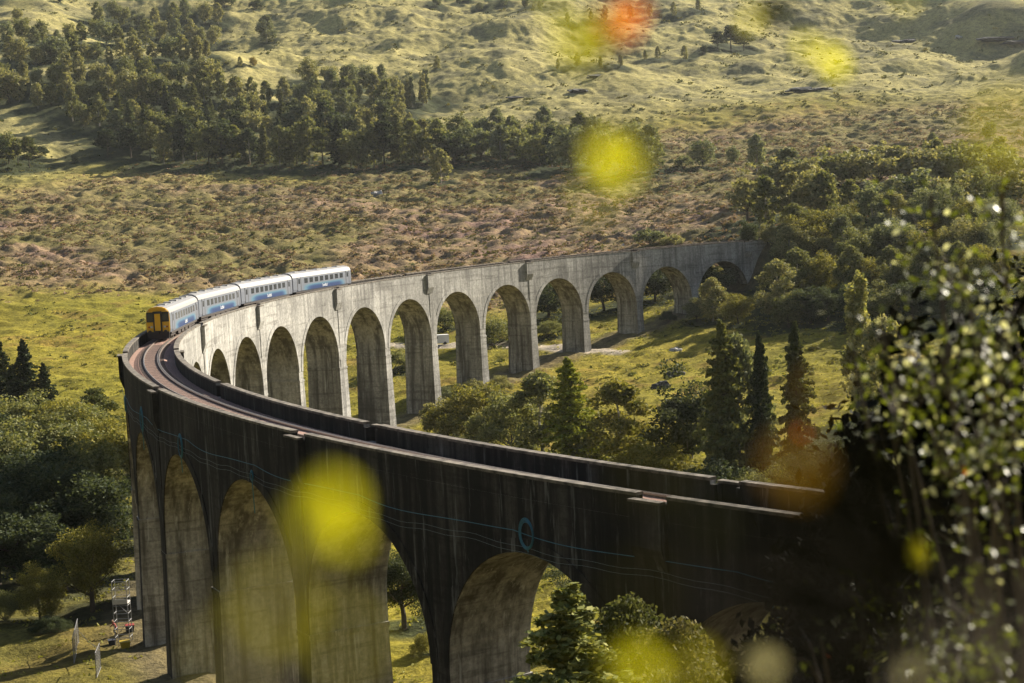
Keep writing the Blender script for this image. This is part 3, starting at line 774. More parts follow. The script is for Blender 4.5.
    tree('round', 768, 247, 24, 'pale bush beside the dark one behind the far parapet end', TINT['p'])
    # bank at the far end of the viaduct
    G4 = 'trees on the wooded bank at the viaduct far end'
    row('in the top row of the wooded bank', G4, 770, 1020, [(770, 205), (830, 190), (900, 185), (1020, 182)], 21, (34, 46), ['round', 'birch', 'oak', 'willow'], 'gspp', wide=1.2)
    row('in the second row of the wooded bank', G4, 752, 1020, [(752, 228), (1020, 212)], 21, (36, 48), ['round', 'birch', 'oak'], 'gspp', wide=1.2)
    row('in the third row of the wooded bank', G4, 790, 1010, [(790, 250), (1010, 238)], 22, (38, 52), ['round', 'birch', 'oak'], 'gsyp', wide=1.15)
    row('in the fourth row of the wooded bank', G4, 795, 1000, [(795, 276), (1000, 265)], 22, (40, 54), ['round', 'birch', 'oak'], 'ygsp', wide=1.15)
    row('in the fifth row of the wooded bank', G4, 800, 990, [(800, 302), (990, 292)], 23, (40, 54), ['birch', 'round'], 'gysg', wide=1.1)
    row('in the lowest row of the wooded bank', G4, 790, 1000, [(790, 324), (1000, 320)], 24, (34, 44), ['round', 'oak'], 'ddg', wide=1.2)
    tree('birch', 778, 322, 56, 'large pale birch just right of the last arch', TINT['p'], wide=1.25)
    tree('birch', 713, 322, 40, 'pale pointed birch in front of the last arch', TINT['p'], wide=1.3)
    tree('round', 738, 324, 32, 'yellowish round tree in front of the last pier', TINT['y'], wide=1.3)
    tree('round', 697, 322, 26, 'low bush at the foot of the pier before the last arch', TINT['s'], wide=1.2)
    tree('willow', 668, 322, 12, 'low dark scrub between the two far piers', TINT['d'])
    tree('birch', 790, 268, 40, 'pale birch against the end wall of the viaduct', TINT['p'], wide=1.2)
    # behind the arches
    for i, (x, y, h, k, l) in enumerate([(655, 300, 40, 'round', 'dark tree seen through the second far arch'), (604, 312, 44, 'round', 'dark tree seen through the third far arch'), (549, 318, 40, 'round', 'dark tree seen through the fourth far arch'), (493, 345, 30, 'willow', 'bush seen through the fifth far arch'), (549, 338, 16, 'willow', 'low bush under the dark tree in the fourth far arch'), (708, 302, 40, 'round', 'dark tree seen through the last far arch'), (392, 372, 26, 'willow', 'bush seen in the narrow gap of the seventh far arch'), (446, 330, 22, 'willow', 'bush above the pale patch in the sixth far arch')]):
        tree(k, x, y, h, l, TINT['d'] if k == 'round' else TINT['g'], 'trees seen through the arches', wide=1.5 if k == 'willow' else 1.7)
    # inner meadow
    tree('spruce', 573, 476, 108, 'tall soft green conifer in front of the meadow', (3.0, 2.8, .9), wide=1.45)
    tree('birch', 543, 472, 92, 'loose birch left of the tall soft green conifer', TINT['g'], wide=1.15)
    tree('birch', 590, 474, 50, 'low birch at the right foot of the tall soft conifer', TINT['g'], wide=1.4)
    tree('willow', 476, 440, 58, 'large round willow bush beyond the near parapet', TINT['y'], wide=1.15)
    tree('willow', 512, 452, 60, 'willow bush left of the loose birch beyond the parapet', TINT['g'])
    tree('willow', 448, 436, 40, 'pale bush at the pier foot beyond the near parapet', TINT['p'])
    tree('willow', 472, 396, 20, 'small pale shrub on the bank in front of the piers', TINT['p'])
    tree('willow', 500, 392, 18, 'small pale shrub right of another on the bank by the piers', TINT['p'])
    tree('willow', 446, 404, 18, 'small pale shrub nearest the pier foot on the bank', TINT['s'])
    tree('birch', 622, 478, 92, 'bushy green tree between the soft conifer and the dark oak', TINT['y'], wide=1.3)
    tree('willow', 655, 490, 52, 'yellow-green bush behind the near parapet', TINT['y'], wide=1.3)
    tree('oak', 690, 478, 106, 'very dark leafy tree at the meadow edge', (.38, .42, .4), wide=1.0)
    tree('spruce', 728, 506, 166, 'tallest conifer, pale-topped and broad, by the meadow', (1.6, 1.45, 1.1), wide=.95)
    tree('birch', 742, 500, 150, 'pale birch growing close behind the tallest conifer', TINT['s'], wide=.7)
    tree('spruce', 765, 500, 150, 'slender dark conifer in the middle of the meadow conifers', TINT['d'], wide=.62)
    tree('spruce', 800, 480, 142, 'pointed conifer with open tiers right of the slender one', (.9, .9, .8), wide=.8)
    tree('poplar', 862, 430, 140, 'pale narrow upright tree at the right meadow edge', (2.1, 1.9, 1.5), wide=1.0)
    tree('birch', 885, 440, 110, 'pale birch right of the narrow upright tree', TINT['p'])
    tree('willow', 716, 520, 62, 'dark bush at the feet of the tallest conifer', TINT['d'], wide=1.2)
    tree('willow', 775, 520, 60, 'bush below the slender dark conifer', TINT['g'], wide=1.2)
    tree('willow', 830, 500, 60, 'dark bush below the open-tiered conifer', TINT['d'], wide=1.3)
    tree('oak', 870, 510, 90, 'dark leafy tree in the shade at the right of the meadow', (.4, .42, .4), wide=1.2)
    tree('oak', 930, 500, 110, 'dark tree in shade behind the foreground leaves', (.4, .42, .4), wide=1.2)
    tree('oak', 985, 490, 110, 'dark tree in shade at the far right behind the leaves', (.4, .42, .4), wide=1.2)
    # lower left wood, outside the bend
    tree('spruce', 3, 428, 80, 'dark conifer cut by the left picture edge', TINT['d'], wide=1.2)
    tree('spruce', 29, 434, 84, 'tallest dark conifer on the left below the meadow', TINT['d'], wide=1.15)
    tree('spruce', 48, 434, 64, 'shorter dark conifer right of the tallest left one', TINT['d'], wide=1.2)
    tree('spruce', 16, 432, 58, 'small dark conifer between the two at the left edge', TINT['d'], wide=1.3)
    tree('pine', 100, 446, 56, 'loose dark tree just left of the viaduct bend', TINT['g'], wide=1.3)
    G5 = 'bushy trees left of the viaduct bend'  # lower rows tinted dark to carry the viaduct's shadow
    row('in the upper row of the left thicket', G5, -4, 118, [(0, 452), (118, 466)], 18, (48, 60), ['willow', 'round', 'oak'], 'ygy', wide=1.2)
    row('in the second row of the left thicket', G5, 4, 112, [(0, 482), (118, 490)], 20, (56, 70), ['willow', 'oak', 'round'], 'ygd', wide=1.2)
    row('in the third row of the left thicket', G5, -4, 108, [(0, 514), (118, 518)], 20, (66, 80), ['oak', 'round'], 'gdd', wide=1.25)
    row('in the fourth row of the left thicket', G5, 8, 98, [(0, 548), (118, 550)], 21, (70, 84), ['oak', 'round'], 'ddd', wide=1.25)
    row('in the lowest row of the left thicket', G5, -4, 84, [(0, 586), (118, 588)], 23, (62, 78), ['oak', 'round'], 'ddd', wide=1.25)
    tree('round', 40, 618, 52, 'small yellow-green rounded tree on the grass at lower left', TINT['y'], wide=1.15)
    tree('oak', 93, 612, 92, 'large sunlit leafy tree beside the scaffolding', TINT['y'], wide=.95)
    tree('willow', 52, 634, 20, 'low dark scrub below the small rounded tree', TINT['d'], wide=1.4)
    tree('willow', 5, 622, 30, 'bush at the left edge beside the small rounded tree', TINT['g'])
    # under the near arches
    tree('spruce', 582, 900, 292, 'pale-tipped conifer in front of the nearest whole arch', (3.0, 2.7, 1.9), dist=62, wide=1.9, lod=2)
    tree('birch', 688, 880, 245, 'pale sunlit birch below the dark near parapet', (1.1, .95, .8), dist=58, wide=.95, lod=2)
    tree('birch', 642, 900, 252, 'green birch between the pale conifer and pale birch', (.7, .7, .6), dist=64, wide=.9, lod=2)
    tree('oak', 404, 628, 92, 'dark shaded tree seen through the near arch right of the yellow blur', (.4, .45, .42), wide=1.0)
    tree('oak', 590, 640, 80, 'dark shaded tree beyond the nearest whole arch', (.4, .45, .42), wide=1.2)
    tree('willow', 430, 655, 26, 'low yellow bush in the opening under the near arch', TINT['y'])
def build_scatter():
    # heather and bracken clumps on the heath; tussocks on the meadow and hill
    rng = np.random.default_rng(5)
    def clumps(name, pts, sizes, m, label, flat=.5, tone=None):
        n = len(pts); q = 11
        C = np.repeat(pts, q, 0); S = np.repeat(sizes, q); o3 = rng.normal(size=(n*q, 3)); o3[:, 2] = np.abs(o3[:, 2])*flat
        C = C+o3*(S*.42)[:, None]; V, F = leaf_quads(C, .62, rng, 1.2, 1.2)
        V = (V.reshape(-1, 4, 3)-C[:, None])*(S[:, None, None]*.9)+C[:, None]
        me = mesh_np(name, V.reshape(-1, 3), F, m, False); a = me.attributes.new('lv', 'FLOAT', 'POINT')
        lv = np.repeat(np.clip(np.repeat(rng.random(n), q)+.2*rng.normal(size=n*q), 0, 1), 4); a.data.foreach_set('value', lv.astype(np.float32))
        o = link(name, me); tag(o, label, kind='stuff'); return o
        # each clump: a rough low dome, 1 apex + 6 rim + 6 mid
        th = np.arange(6)*PI/3
        V = np.zeros((n, 13, 3)); j = rng.random((n, 13))*.5+.75
        V[:, 0, 2] = flat
        for i in range(6):
            V[:, 1+i, 0] = .6*math.cos(th[i]); V[:, 1+i, 1] = .6*math.sin(th[i]); V[:, 1+i, 2] = flat*.8
            V[:, 7+i, 0] = math.cos(th[i]+.5); V[:, 7+i, 1] = math.sin(th[i]+.5); V[:, 7+i, 2] = -.25
        V *= j[:, :, None]; a = rng.random(n)*2*PI; ca, sa = np.cos(a)[:, None], np.sin(a)[:, None]
        X = V[:, :, 0]*ca-V[:, :, 1]*sa; Y = V[:, :, 0]*sa+V[:, :, 1]*ca
        V = np.stack([X, Y, V[:, :, 2]], -1)*sizes[:, None, None]+pts[:, None, :]
        f = []
        for i in range(6):
            q = (i+1) % 6; f += [(0, 1+i, 1+q), (1+i, 7+i, 1+q), (7+i, 7+q, 1+q)]
        F = (np.arange(n)[:, None, None]*13+np.array(f)[None]).reshape(-1, 3)
        me = mesh_np(name, V.reshape(-1, 3), F, m, False); add_lv(me, rng, 13)
        o = link(name, me); tag(o, label, kind='stuff'); return o
    def pts(n, d0, d1, mask):
        a = np.radians(rng.uniform(-19, 19, n)); d = np.sqrt(rng.uniform(d0*d0, d1*d1, n))
        u = d*np.cos(a); v = d*np.sin(a); x = CAM[0]+u*HF[0]+v*HR[0]; y = CAM[1]+u*HF[1]+v*HR[1]
        k = rng.random(n) < mask(x, y); x, y = x[k], y[k]
        td, s = track_dist(x, y); k = td > 4.5; x, y = x[k], y[k]
        return np.stack([x, y, H(x, y)-.03], 1)
    p = pts(75000, 420, 860, lambda x, y: heath_mask(x, y)*sstep(.42, .58, fbm(x/9, y/9, 33)))
    clumps('heather', p, rng.uniform(.35, 1.3, len(p)), M['heather'], 'brown and purple heather clumps covering the heath', .45)
    p = pts(26000, 300, 900, lambda x, y: sstep(.5, .62, fbm(x/14, y/14, 34))*.8)
    clumps('bracken', p, rng.uniform(.35, 1.25, len(p)), M['bracken'], 'green bracken and rough scrub dotted over the slopes', .55)
    p = pts(7000, 860, 1500, lambda x, y: sstep(.52, .62, fbm(x/20, y/16, 35)))
    clumps('heather', p, rng.uniform(.8, 2.6, len(p)), M['bracken'], 'dark heather tufts on the upper hillside', .5)
    p = pts(26000, 110, 460, lambda x, y: .25+.75*sstep(.45, .6, fbm(x/12, y/12, 36)))
    # grass tufts as blades
    n = len(p); C = np.repeat(p, 5, 0); C = C+rng.normal(size=C.shape)*[.35, .35, .02]; C[:, 2] += .12
    V, F = leaf_quads(C, .22, rng, 0, 2.0); me = mesh_np('grass', V, F, M['grass']); add_lv(me, rng)
    tag(link('grass', me), 'rough yellow-green grass tufts on the valley floor', kind='stuff')
def rock(px, py, r, label, m='rock', flat=.75, wide=1.4):
    g = ground_px(px, py); rng = np.random.default_rng(int(px*3+py)); R = r*g[2]/FPX
    import bmesh
    bm = bmesh.new(); bmesh.ops.create_icosphere(bm, subdivisions=3, radius=1)
    for v in bm.verts:
        k = 1+.9*(float(fbm(v.co.x*2.2+px, v.co.y*2.2+v.co.z*1.7, 8))-.5)*2
        v.co = Vector((v.co.x*R*wide*k, v.co.y*R*k*wide/1.4, v.co.z*R*flat*k))
    me = bpy.data.meshes.new('boulder'); bm.to_mesh(me); bm.free(); me.materials.append(M[m])
    o = link('boulder', me); o.location = (g[0], g[1], Hs(g[0], g[1])+R*.12); o.rotation_euler = (0, 0, YAW+PI/2); tag(o, label, 'boulder')
# ---------------------------------------------------------------- small things by the viaduct
def build_small():
    g = ground_px(124, 640); d = g[2]; x, y = g[0], g[1]; z = Hs(x, y); sc_ = d/FPX
    # scaffold tower: 16 px wide, 64 px tall
    w = 14*sc_; h = 62*sc_; t = empty('scaffold_tower', (x, y, z), YAW)
    tag(t, 'pale metal scaffold tower standing at the foot of the bend pier', 'scaffolding')
    for a in (-1, 1):
        for b_ in (-1, 1):
            b = MB(); b.tube([(a*.6, b_*w/2, 0), (a*.6, b_*w/2, h)], .035, 8); b.build('standard', M['alu'], t)
    nl = 8
    for i in range(1, nl+1):
        zz = h*i/nl
        b = MB()
        for a in (-1, 1): b.tube([(a*.6, -w/2, zz), (a*.6, w/2, zz)], .03, 6)
        for a in (-1, 1): b.tube([(-.6, a*w/2, zz), (.6, a*w/2, zz)], .03, 6)
        b.build('rung', M['alu'], t)
    b = MB(); b.tube([(-.6, -w/2, h*.5), (-.6, w/2, h*.75)], .025, 6); b.tube([(-.6, w/2, h*.1), (-.6, -w/2, h*.4)], .025, 6); b.build('brace', M['alu'], t)
    b = MB(); b.box((0, 0, h*.66), (1.3, w*1.02, .12)); b.box((-.65, 0, h*.7), (.04, w*1.02, .35)); b.build('platform', M['board'], t)
    # person at the tower foot: red top, crouched over kit; built as one skinned body
    def person(px, py, label, top, legs, crouch=True):
        gg = ground_px(px, py); zz = Hs(gg[0], gg[1])
        me = bpy.data.meshes.new('person')
        J = dict(pel=(0, 0, .62), ch=(.22, 0, 1.05), nk=(.3, 0, 1.25), hd=(.36, 0, 1.42), ht=(.38, 0, 1.55),
                 sl=(.24, .19, 1.18), el=(.42, .24, .95), wl=(.62, .16, .88), sr=(.24, -.19, 1.18), er=(.44, -.24, .95), wr=(.63, -.14, .86),
                 hl=(0, .1, .6), kl=(.3, .14, .5), al=(.05, .14, .08), fl=(.22, .15, .04), hr=(0, -.1, .6), kr=(.32, -.14, .48), ar=(.02, -.14, .08), fr=(.2, -.15, .04))
        E_ = [('pel', 'ch'), ('ch', 'nk'), ('nk', 'hd'), ('hd', 'ht'), ('ch', 'sl'), ('sl', 'el'), ('el', 'wl'), ('ch', 'sr'), ('sr', 'er'), ('er', 'wr'), ('pel', 'hl'), ('hl', 'kl'), ('kl', 'al'), ('al', 'fl'), ('pel', 'hr'), ('hr', 'kr'), ('kr', 'ar'), ('ar', 'fr')]
        R = dict(pel=.14, ch=.15, nk=.06, hd=.1, ht=.08, sl=.075, el=.05, wl=.035, sr=.075, er=.05, wr=.035, hl=.1, kl=.065, al=.045, fl=.04, hr=.1, kr=.065, ar=.045, fr=.04)
        ks = list(J); me.from_pydata([J[k] for k in ks], [(ks.index(a), ks.index(b)) for a, b in E_], [])
        o = bpy.data.objects.new('person', me); COL.objects.link(o); o.location = (gg[0], gg[1], zz); o.rotation_euler = (0, 0, YAW+1.6)
        md = o.modifiers.new('s', 'SKIN'); 
        for i, k in enumerate(ks): me.skin_vertices[0].data[i].radius = (R[k], R[k])
        me.skin_vertices[0].data[0].use_root = True
        o.modifiers.new('d', 'SUBSURF').render_levels = 1
        dg = bpy.context.evaluated_depsgraph_get(); m2 = bpy.data.meshes.new_from_object(o.evaluated_get(dg)); o.modifiers.clear(); o.data = m2
        for m_ in (top, legs, M['skin'], M['hair']): m2.materials.append(m_)
        for p in m2.polygons:
            c = p.center; p.material_index = 3 if (c.z > 1.47) else 2 if (c.z > 1.3 or c.x > .58) else (0 if c.z > .68 else 1)
            p.use_smooth = True
        tag(o, label, 'person'); return o
    person(117, 634, 'person in a red top bending over kit at the scaffold tower foot', M['redcloth'], M['darkcloth'])
    # yellow bag, dark box and red box at the foot
    def tub(px, py, wd, hh, m, name, label, lidm=None):
        gg = ground_px(px, py); zz = Hs(gg[0], gg[1]); t = empty(name, (gg[0], gg[1], zz), YAW+.3)
        b = MB(); a = wd/2
        b.hexa([(-a*.8, -a*.85, 0), (a*.8, -a*.85, 0), (a*.8, a*.85, 0), (-a*.8, a*.85, 0), (-a, -a, hh), (a, -a, hh), (a, a, hh), (-a, a, hh)]); b.build('shell', m, t)
        b = MB(); b.box((0, 0, hh+.04), (wd*1.06, wd*1.06, .07)); b.build('lid', lidm or m, t); tag(t, label, 'crate')
    tub(125, 644, .9, .55, M['yellowcloth'], 'storage_tub', 'yellow tub on the grass at the scaffold tower foot')
    tub(112, 641, .7, .4, M['darkcloth'], 'storage_tub', 'dark tub on the grass left of the scaffold tower')
    tub(130, 632, .8, .6, M['darkcloth'], 'storage_tub', 'dark box behind the yellow tub at the pier foot', M['redcloth'])
    # mesh site-fence panels
    def panel(p0, p1, hpx, label):
        g0 = ground_px(*p0); g1 = ground_px(*p1); a = Vector((g0[0], g0[1], Hs(g0[0], g0[1]))); c = Vector((g1[0], g1[1], Hs(g1[0], g1[1])))
        hh = hpx*g0[2]/FPX; t = empty('fence_panel', a); e = c-a; tag(t, label, 'fence', 'white mesh site-fence panels'); Z = Vector((0, 0, hh))
        b = MB(); b.tube([Vector(), Z, e+Z, e, Vector()], .035, 6); b.build('frame', M['alu'], t)
        b = MB(); n = max(5, int(e.length/.3))
        for i in range(1, n): b.tube([e*(i/n), e*(i/n)+Z], .007, 4)
        for i in range(1, 8): b.tube([Z*(i/8), e+Z*(i/8)], .007, 4)
        b.build('wire_mesh', M['alu'], t)
    panel((74, 664), (79, 642), 24, 'white wire fence panel standing left on the shaded grass')
    panel((97, 683), (101, 668), 24, 'white wire fence panel standing nearest the viaduct pier')
    # low rope between fence panels
    ga, gb = ground_px(78, 645), ground_px(100, 668)
    b = MB(); pa = Vector((ga[0], ga[1], Hs(ga[0], ga[1])+1.4)); pb = Vector((gb[0], gb[1], Hs(gb[0], gb[1])+1.6))
    b.tube([pa, (pa+pb)/2-Vector((0, 0, .25)), pb], .025, 6); o = b.build('rope', M['alu']); tag(o, 'white rope strung between the two wire fence panels', 'rope')
    # white tent-like trailer on the gravel seen through the arch
    gg = ground_px(438, 346); t = empty('camper_van', (gg[0], gg[1], Hs(gg[0], gg[1])), YAW+PI/2+.2)
    tag(t, 'small white van parked on the gravel seen through the sixth far arch', 'van')
    b = MB(); prof = [(-2.4, .35), (-2.4, 2.2), (1.3, 2.25), (1.9, 1.35), (2.6, 1.1), (2.6, .35)]
    vs = [(x_, -.95, z_) for x_, z_ in prof]+[(x_, .95, z_) for x_, z_ in prof]; b.add(vs, [(0, 1, 2, 3, 4, 5), (11, 10, 9, 8, 7, 6)]+[(i, (i+1) % 6, 6+(i+1) % 6, 6+i) for i in range(6)]); b.build('body', M['vanwhite'], t)
    for sy in (-1, 1):
        b = MB()
        for xw in (-1.5, 1.6): b.tube([(xw, sy*.8, .35), (xw, sy*.98, .35)], .35, 16)
        b.build('wheels' if False else 'wheel_pair', M['tr_dark'], t)
        b = MB(); b.box((.6, sy*.955, 1.7), (1.0, .02, .5)); b.build('window', M['tr_glass'], t)
    # blue ropes and coils hung on the outer face
    def facept(n, z, out=.16): 
        return P(off(n), RO+out, z)
    b = MB(); pts = []
    for i in range(160):
        n = 13.6+i*(20.2-13.6)/159; sag = -.35*abs(math.sin((n-13.5)*PI*1.1))-.12*math.sin(n*7)
        pts.append(facept(n, -2.85+sag*1.1, .22 if True else 0))
    b.tube([Vector(p) for p in pts], .02, 6); o = b.build('rope', M['blue']); tag(o, 'blue rope sagging along the outer face of the near viaduct', 'rope')
    for zz, l in ((-3.75, 'upper thin pale cable along the outer face of the viaduct'), (-4.05, 'lower thin pale cable along the outer face of the viaduct')):
        b = MB(); b.tube([Vector(facept(13.6+i*(20.4-13.6)/120, zz-.1*math.sin(i*.4)-.06*math.sin(i*1.3), .2)) for i in range(121)], .010, 5)
        o = b.build('cable', M['cable']); tag(o, l, 'cable')
    def coil(n, z, r, label, drop=0):
        b = MB(); s = off(n)
        for k in range(4):
            rr = r*(1-.07*k); pts = []
            for i in range(25):
                a = 2*PI*i/24; pts.append(Vector(P(s+rr*.8*math.cos(a)+.05*k, RO+.26+.03*k, z+rr*1.1*math.sin(a))))
            b.tube(pts, .024, 5, caps=False)
        if drop: b.tube([Vector(P(s, RO+.26, z-r)), Vector(P(s+.1, RO+.24, z-r-drop))], .035, 5)
        o = b.build('rope_coil', M['blue']); tag(o, label, 'rope')
    coil(14.3, -3.5, .75, 'blue rope coil hanging at the bend of the viaduct', 0)
    coil(15.15, -3.3, 1.0, 'blue rope coil above the narrow bend arch', 1.6)
    coil(16.1, -3.6, .85, 'blue rope coil above the arch beside the bend', 1.2)
    coil(17.1, -3.7, .35, 'small blue rope coil with a hanging end above the wide arch', 2.2)
    coil(19.02, -3.0, .75, 'large thin blue rope loop above the nearest whole arch', .2)
    coil(20.0, -4.2, .45, 'small blue rope coil in the shade near the dark right end', 0)
    for a in ((800, 92, 7, 'long dark rock outcrop on the right hillside below the yellow blur'), (818, 90, 6, 'dark rock outcrop right of the long one below the yellow blur'), (905, 42, 6, 'dark outcrop left of the rounded grey boulder'), (995, 40, 7, 'large dark outcrop near the upper right corner'), (1012, 44, 6, 'dark outcrop at the right edge beside the large one'), (596, 78, 5, 'dark rocks below the grey birches'), (580, 92, 6, 'flat dark outcrop on the slope above the yellow blur'), (515, 98, 4, 'small dark outcrop on the slope above the rounded clump'), (860, 155, 6, 'dark heathery rock on the knoll above the wooded bank'), (893, 158, 6, 'second dark rock on the knoll above the wooded bank')):
        rock(*a, m='rock_dark', flat=.3, wide=2.0)
    for a in ((958, 38, 2.5, 'rounded grey boulder high on the right hillside'), (676, 352, 4, 'pale boulder at the far edge of the meadow'), (662, 386, 6, 'dark rock outcrop in the meadow left of the dark tree'), (676, 376, 6, 'dark rock beside the outcrop in the meadow'), (378, 196, 4, 'pale boulder on the heather left of the yellow blur'), (625, 258-14, 3, 'small pale boulder on the heath behind the parapet')):
        rock(*a, m='rock_dark' if 'dark' in a[3] else 'rock')
# ---------------------------------------------------------------- foreground
def leaf_shape(mb, c, ax, nr, L, Wd, m=0, fold=.25):
    """one ovate leaf with a midrib fold: c base point, ax direction, nr normal"""
    ax = Vector(ax).normalized(); nr = Vector(nr); nr = (nr-ax*nr.dot(ax)).normalized(); sd = ax.cross(nr); c = Vector(c)
    st = [(0, .06), (.15, .62), (.35, 1.0), (.55, .92), (.78, .55), (1.0, .03)]
    vs = []
    for t, w in st:
        mid = c+ax*L*t-nr*L*.12*t*t
        vs += [mid+sd*Wd*.5*w+nr*Wd*fold*w*.5, mid, mid-sd*Wd*.5*w+nr*Wd*fold*w*.5]
    fs = []
    for i in range(len(st)-1):
        a = 3*i; fs += [(a, a+1, a+4, a+3), (a+1, a+2, a+5, a+4)]
    mb.add(vs, fs, m)
def build_near_twigs():
    rng = random.Random(11)
    mats = [M['near_yellow'], M['near_green'], M['near_orange'], M['near_dark'], M['near_white'], M['near_brown'], M['sh_red'], M['near_black']]
    CI = dict(y=0, g=1, o=2, d=3, w=4, b=5, r=6, k=7)
    CN = dict(y='yellow', g='olive green', o='orange', d='dark', w='pale')
    # (twig root point px,py,dist) , leaves: (px,py,dist,length,colour)
    tw = [
     ('twig of out-of-focus yellow leaves hanging before the heather slope', (640, -120, .62), [(606, 156, .74, .016, 'y'), (620, 170, .68, .012, 'y'), (594, 196, .6, .008, 'y'), (636, 150, .74, .008, 'y'), (612, 140, .7, .008, 'g')]),
     ('twig with an orange and a dark leaf blurred at the top', (650, -110, .8), [(588, 40, .80, .022, 'd'), (582, 50, .7, .010, 'g'), (630, 18, .95, .022, 'o'), (608, 26, .85, .015, 'o'), (600, 32, .8, .010, 'y'), (551, 6, .9, .010, 'y'), (578, 46, .7, .016, 'y')]),
     ('twig with small yellow leaves blurred at the upper right', (900, -90, 1.0), [(836, 64, 1.1, .017, 'y'), (824, 56, 1.0, .012, 'y'), (804, 46, 1.1, .012, 'y'), (775, 12, 1.1, .024, 'd'), (750, 20, 1.1, .012, 'g'), (905, -2, 1.0, .010, 'y')]),
     ('twig with large bright yellow leaves before the near viaduct', (180, 830, .42), [(336, 503, .56, .015, 'y'), (312, 526, .52, .012, 'y'), (346, 536, .58, .010, 'y')]),
     ('twig of dim yellow leaves low before the near piers', (250, 860, .36), [(275, 606, .36, .009, 'g'), (345, 640, .36, .007, 'g'), (232, 655, .36, .006, 'g')]),
     ('twig of olive leaves blurred over the dark near parapet', (700, 860, .5), [(705, 520, .50, .018, 'd'), (648, 470, .42, .014, 'd'), (640, 668, .65, .014, 'y'), (622, 664, .6, .010, 'y'), (695, 672, .6, .014, 'g')]),
     ('twig with rusty orange leaves blurred beside the dark meadow trees', (990, 700, .6), [(797, 470, .52, .016, 'b'), (815, 388, .60, .012, 'b'), (640, 590, .42, .011, 'd'), (802, 432, 1.4, .006, 'r')]),
     ('twig of large leaves coloured black for shade, blurred over the near parapet end', (1150, 760, .8), [(770, 560, .42, .018, 'k'), (835, 520, .50, .030, 'k'), (880, 470, .60, .028, 'k'), (700, 585, .38, .010, 'k'), (820, 610, .45, .026, 'k'), (730, 530, .40, .013, 'k'), (800, 500, .44, .014, 'k'), (670, 640, .36, .008, 'k'), (770, 600, .5, .02, 'k'), (890, 560, .5, .034, 'k'), (745, 640, .42, .014, 'k'), (860, 660, .48, .026, 'k'), (910, 620, .5, .02, 'k'), (640, 520, .36, .007, 'k')]),
     ('twig with pale blurred leaves at the bottom edge', (860, 820, .8), [(766, 668, .95, .017, 'w'), (752, 662, .9, .008, 'w'), (908, 676, .95, .012, 'w'), (922, 670, .9, .008, 'w'), (925, 553, 1.3, .022, 'g')]),
     ('twig of yellow-green leaves blurred at the right edge', (1120, 40, .55), [(1005, 128, .45, .011, 'g'), (985, 150, .42, .007, 'g')]),
    ]
    for lab, rt_, lv in tw:
        o0 = Vector(at(*rt_)); t = empty('leafy_twig', o0); tag(t, lab, 'twig')
        for (px, py, d, L, c) in lv:
            p = Vector(at(px, py, d))-o0
            # leaf hangs centred on the point, facing roughly to the lens with a random tilt
            axd = Vector((rng.uniform(-.5, .5), rng.uniform(-.5, .5), -1)).normalized()
            n = Vector(-fw)+Vector((rng.uniform(-.5, .5), rng.uniform(-.5, .5), rng.uniform(-.4, .4)))
            b = MB(); leaf_shape(b, p-axd*L*.5, axd, n, L, L*.78)
            b.m = [0]*len(b.f); b.build('leaf', mats[CI[c]], t)
            b = MB(); q = p-axd*L*.5; mid = q*.55+Vector(UP)*.01
            b.tube([Vector((0, 0, 0)), mid, q*.9, q], [.0004, .0003, .0002, .0001], 5); b.build('stem', M['bark'], t)
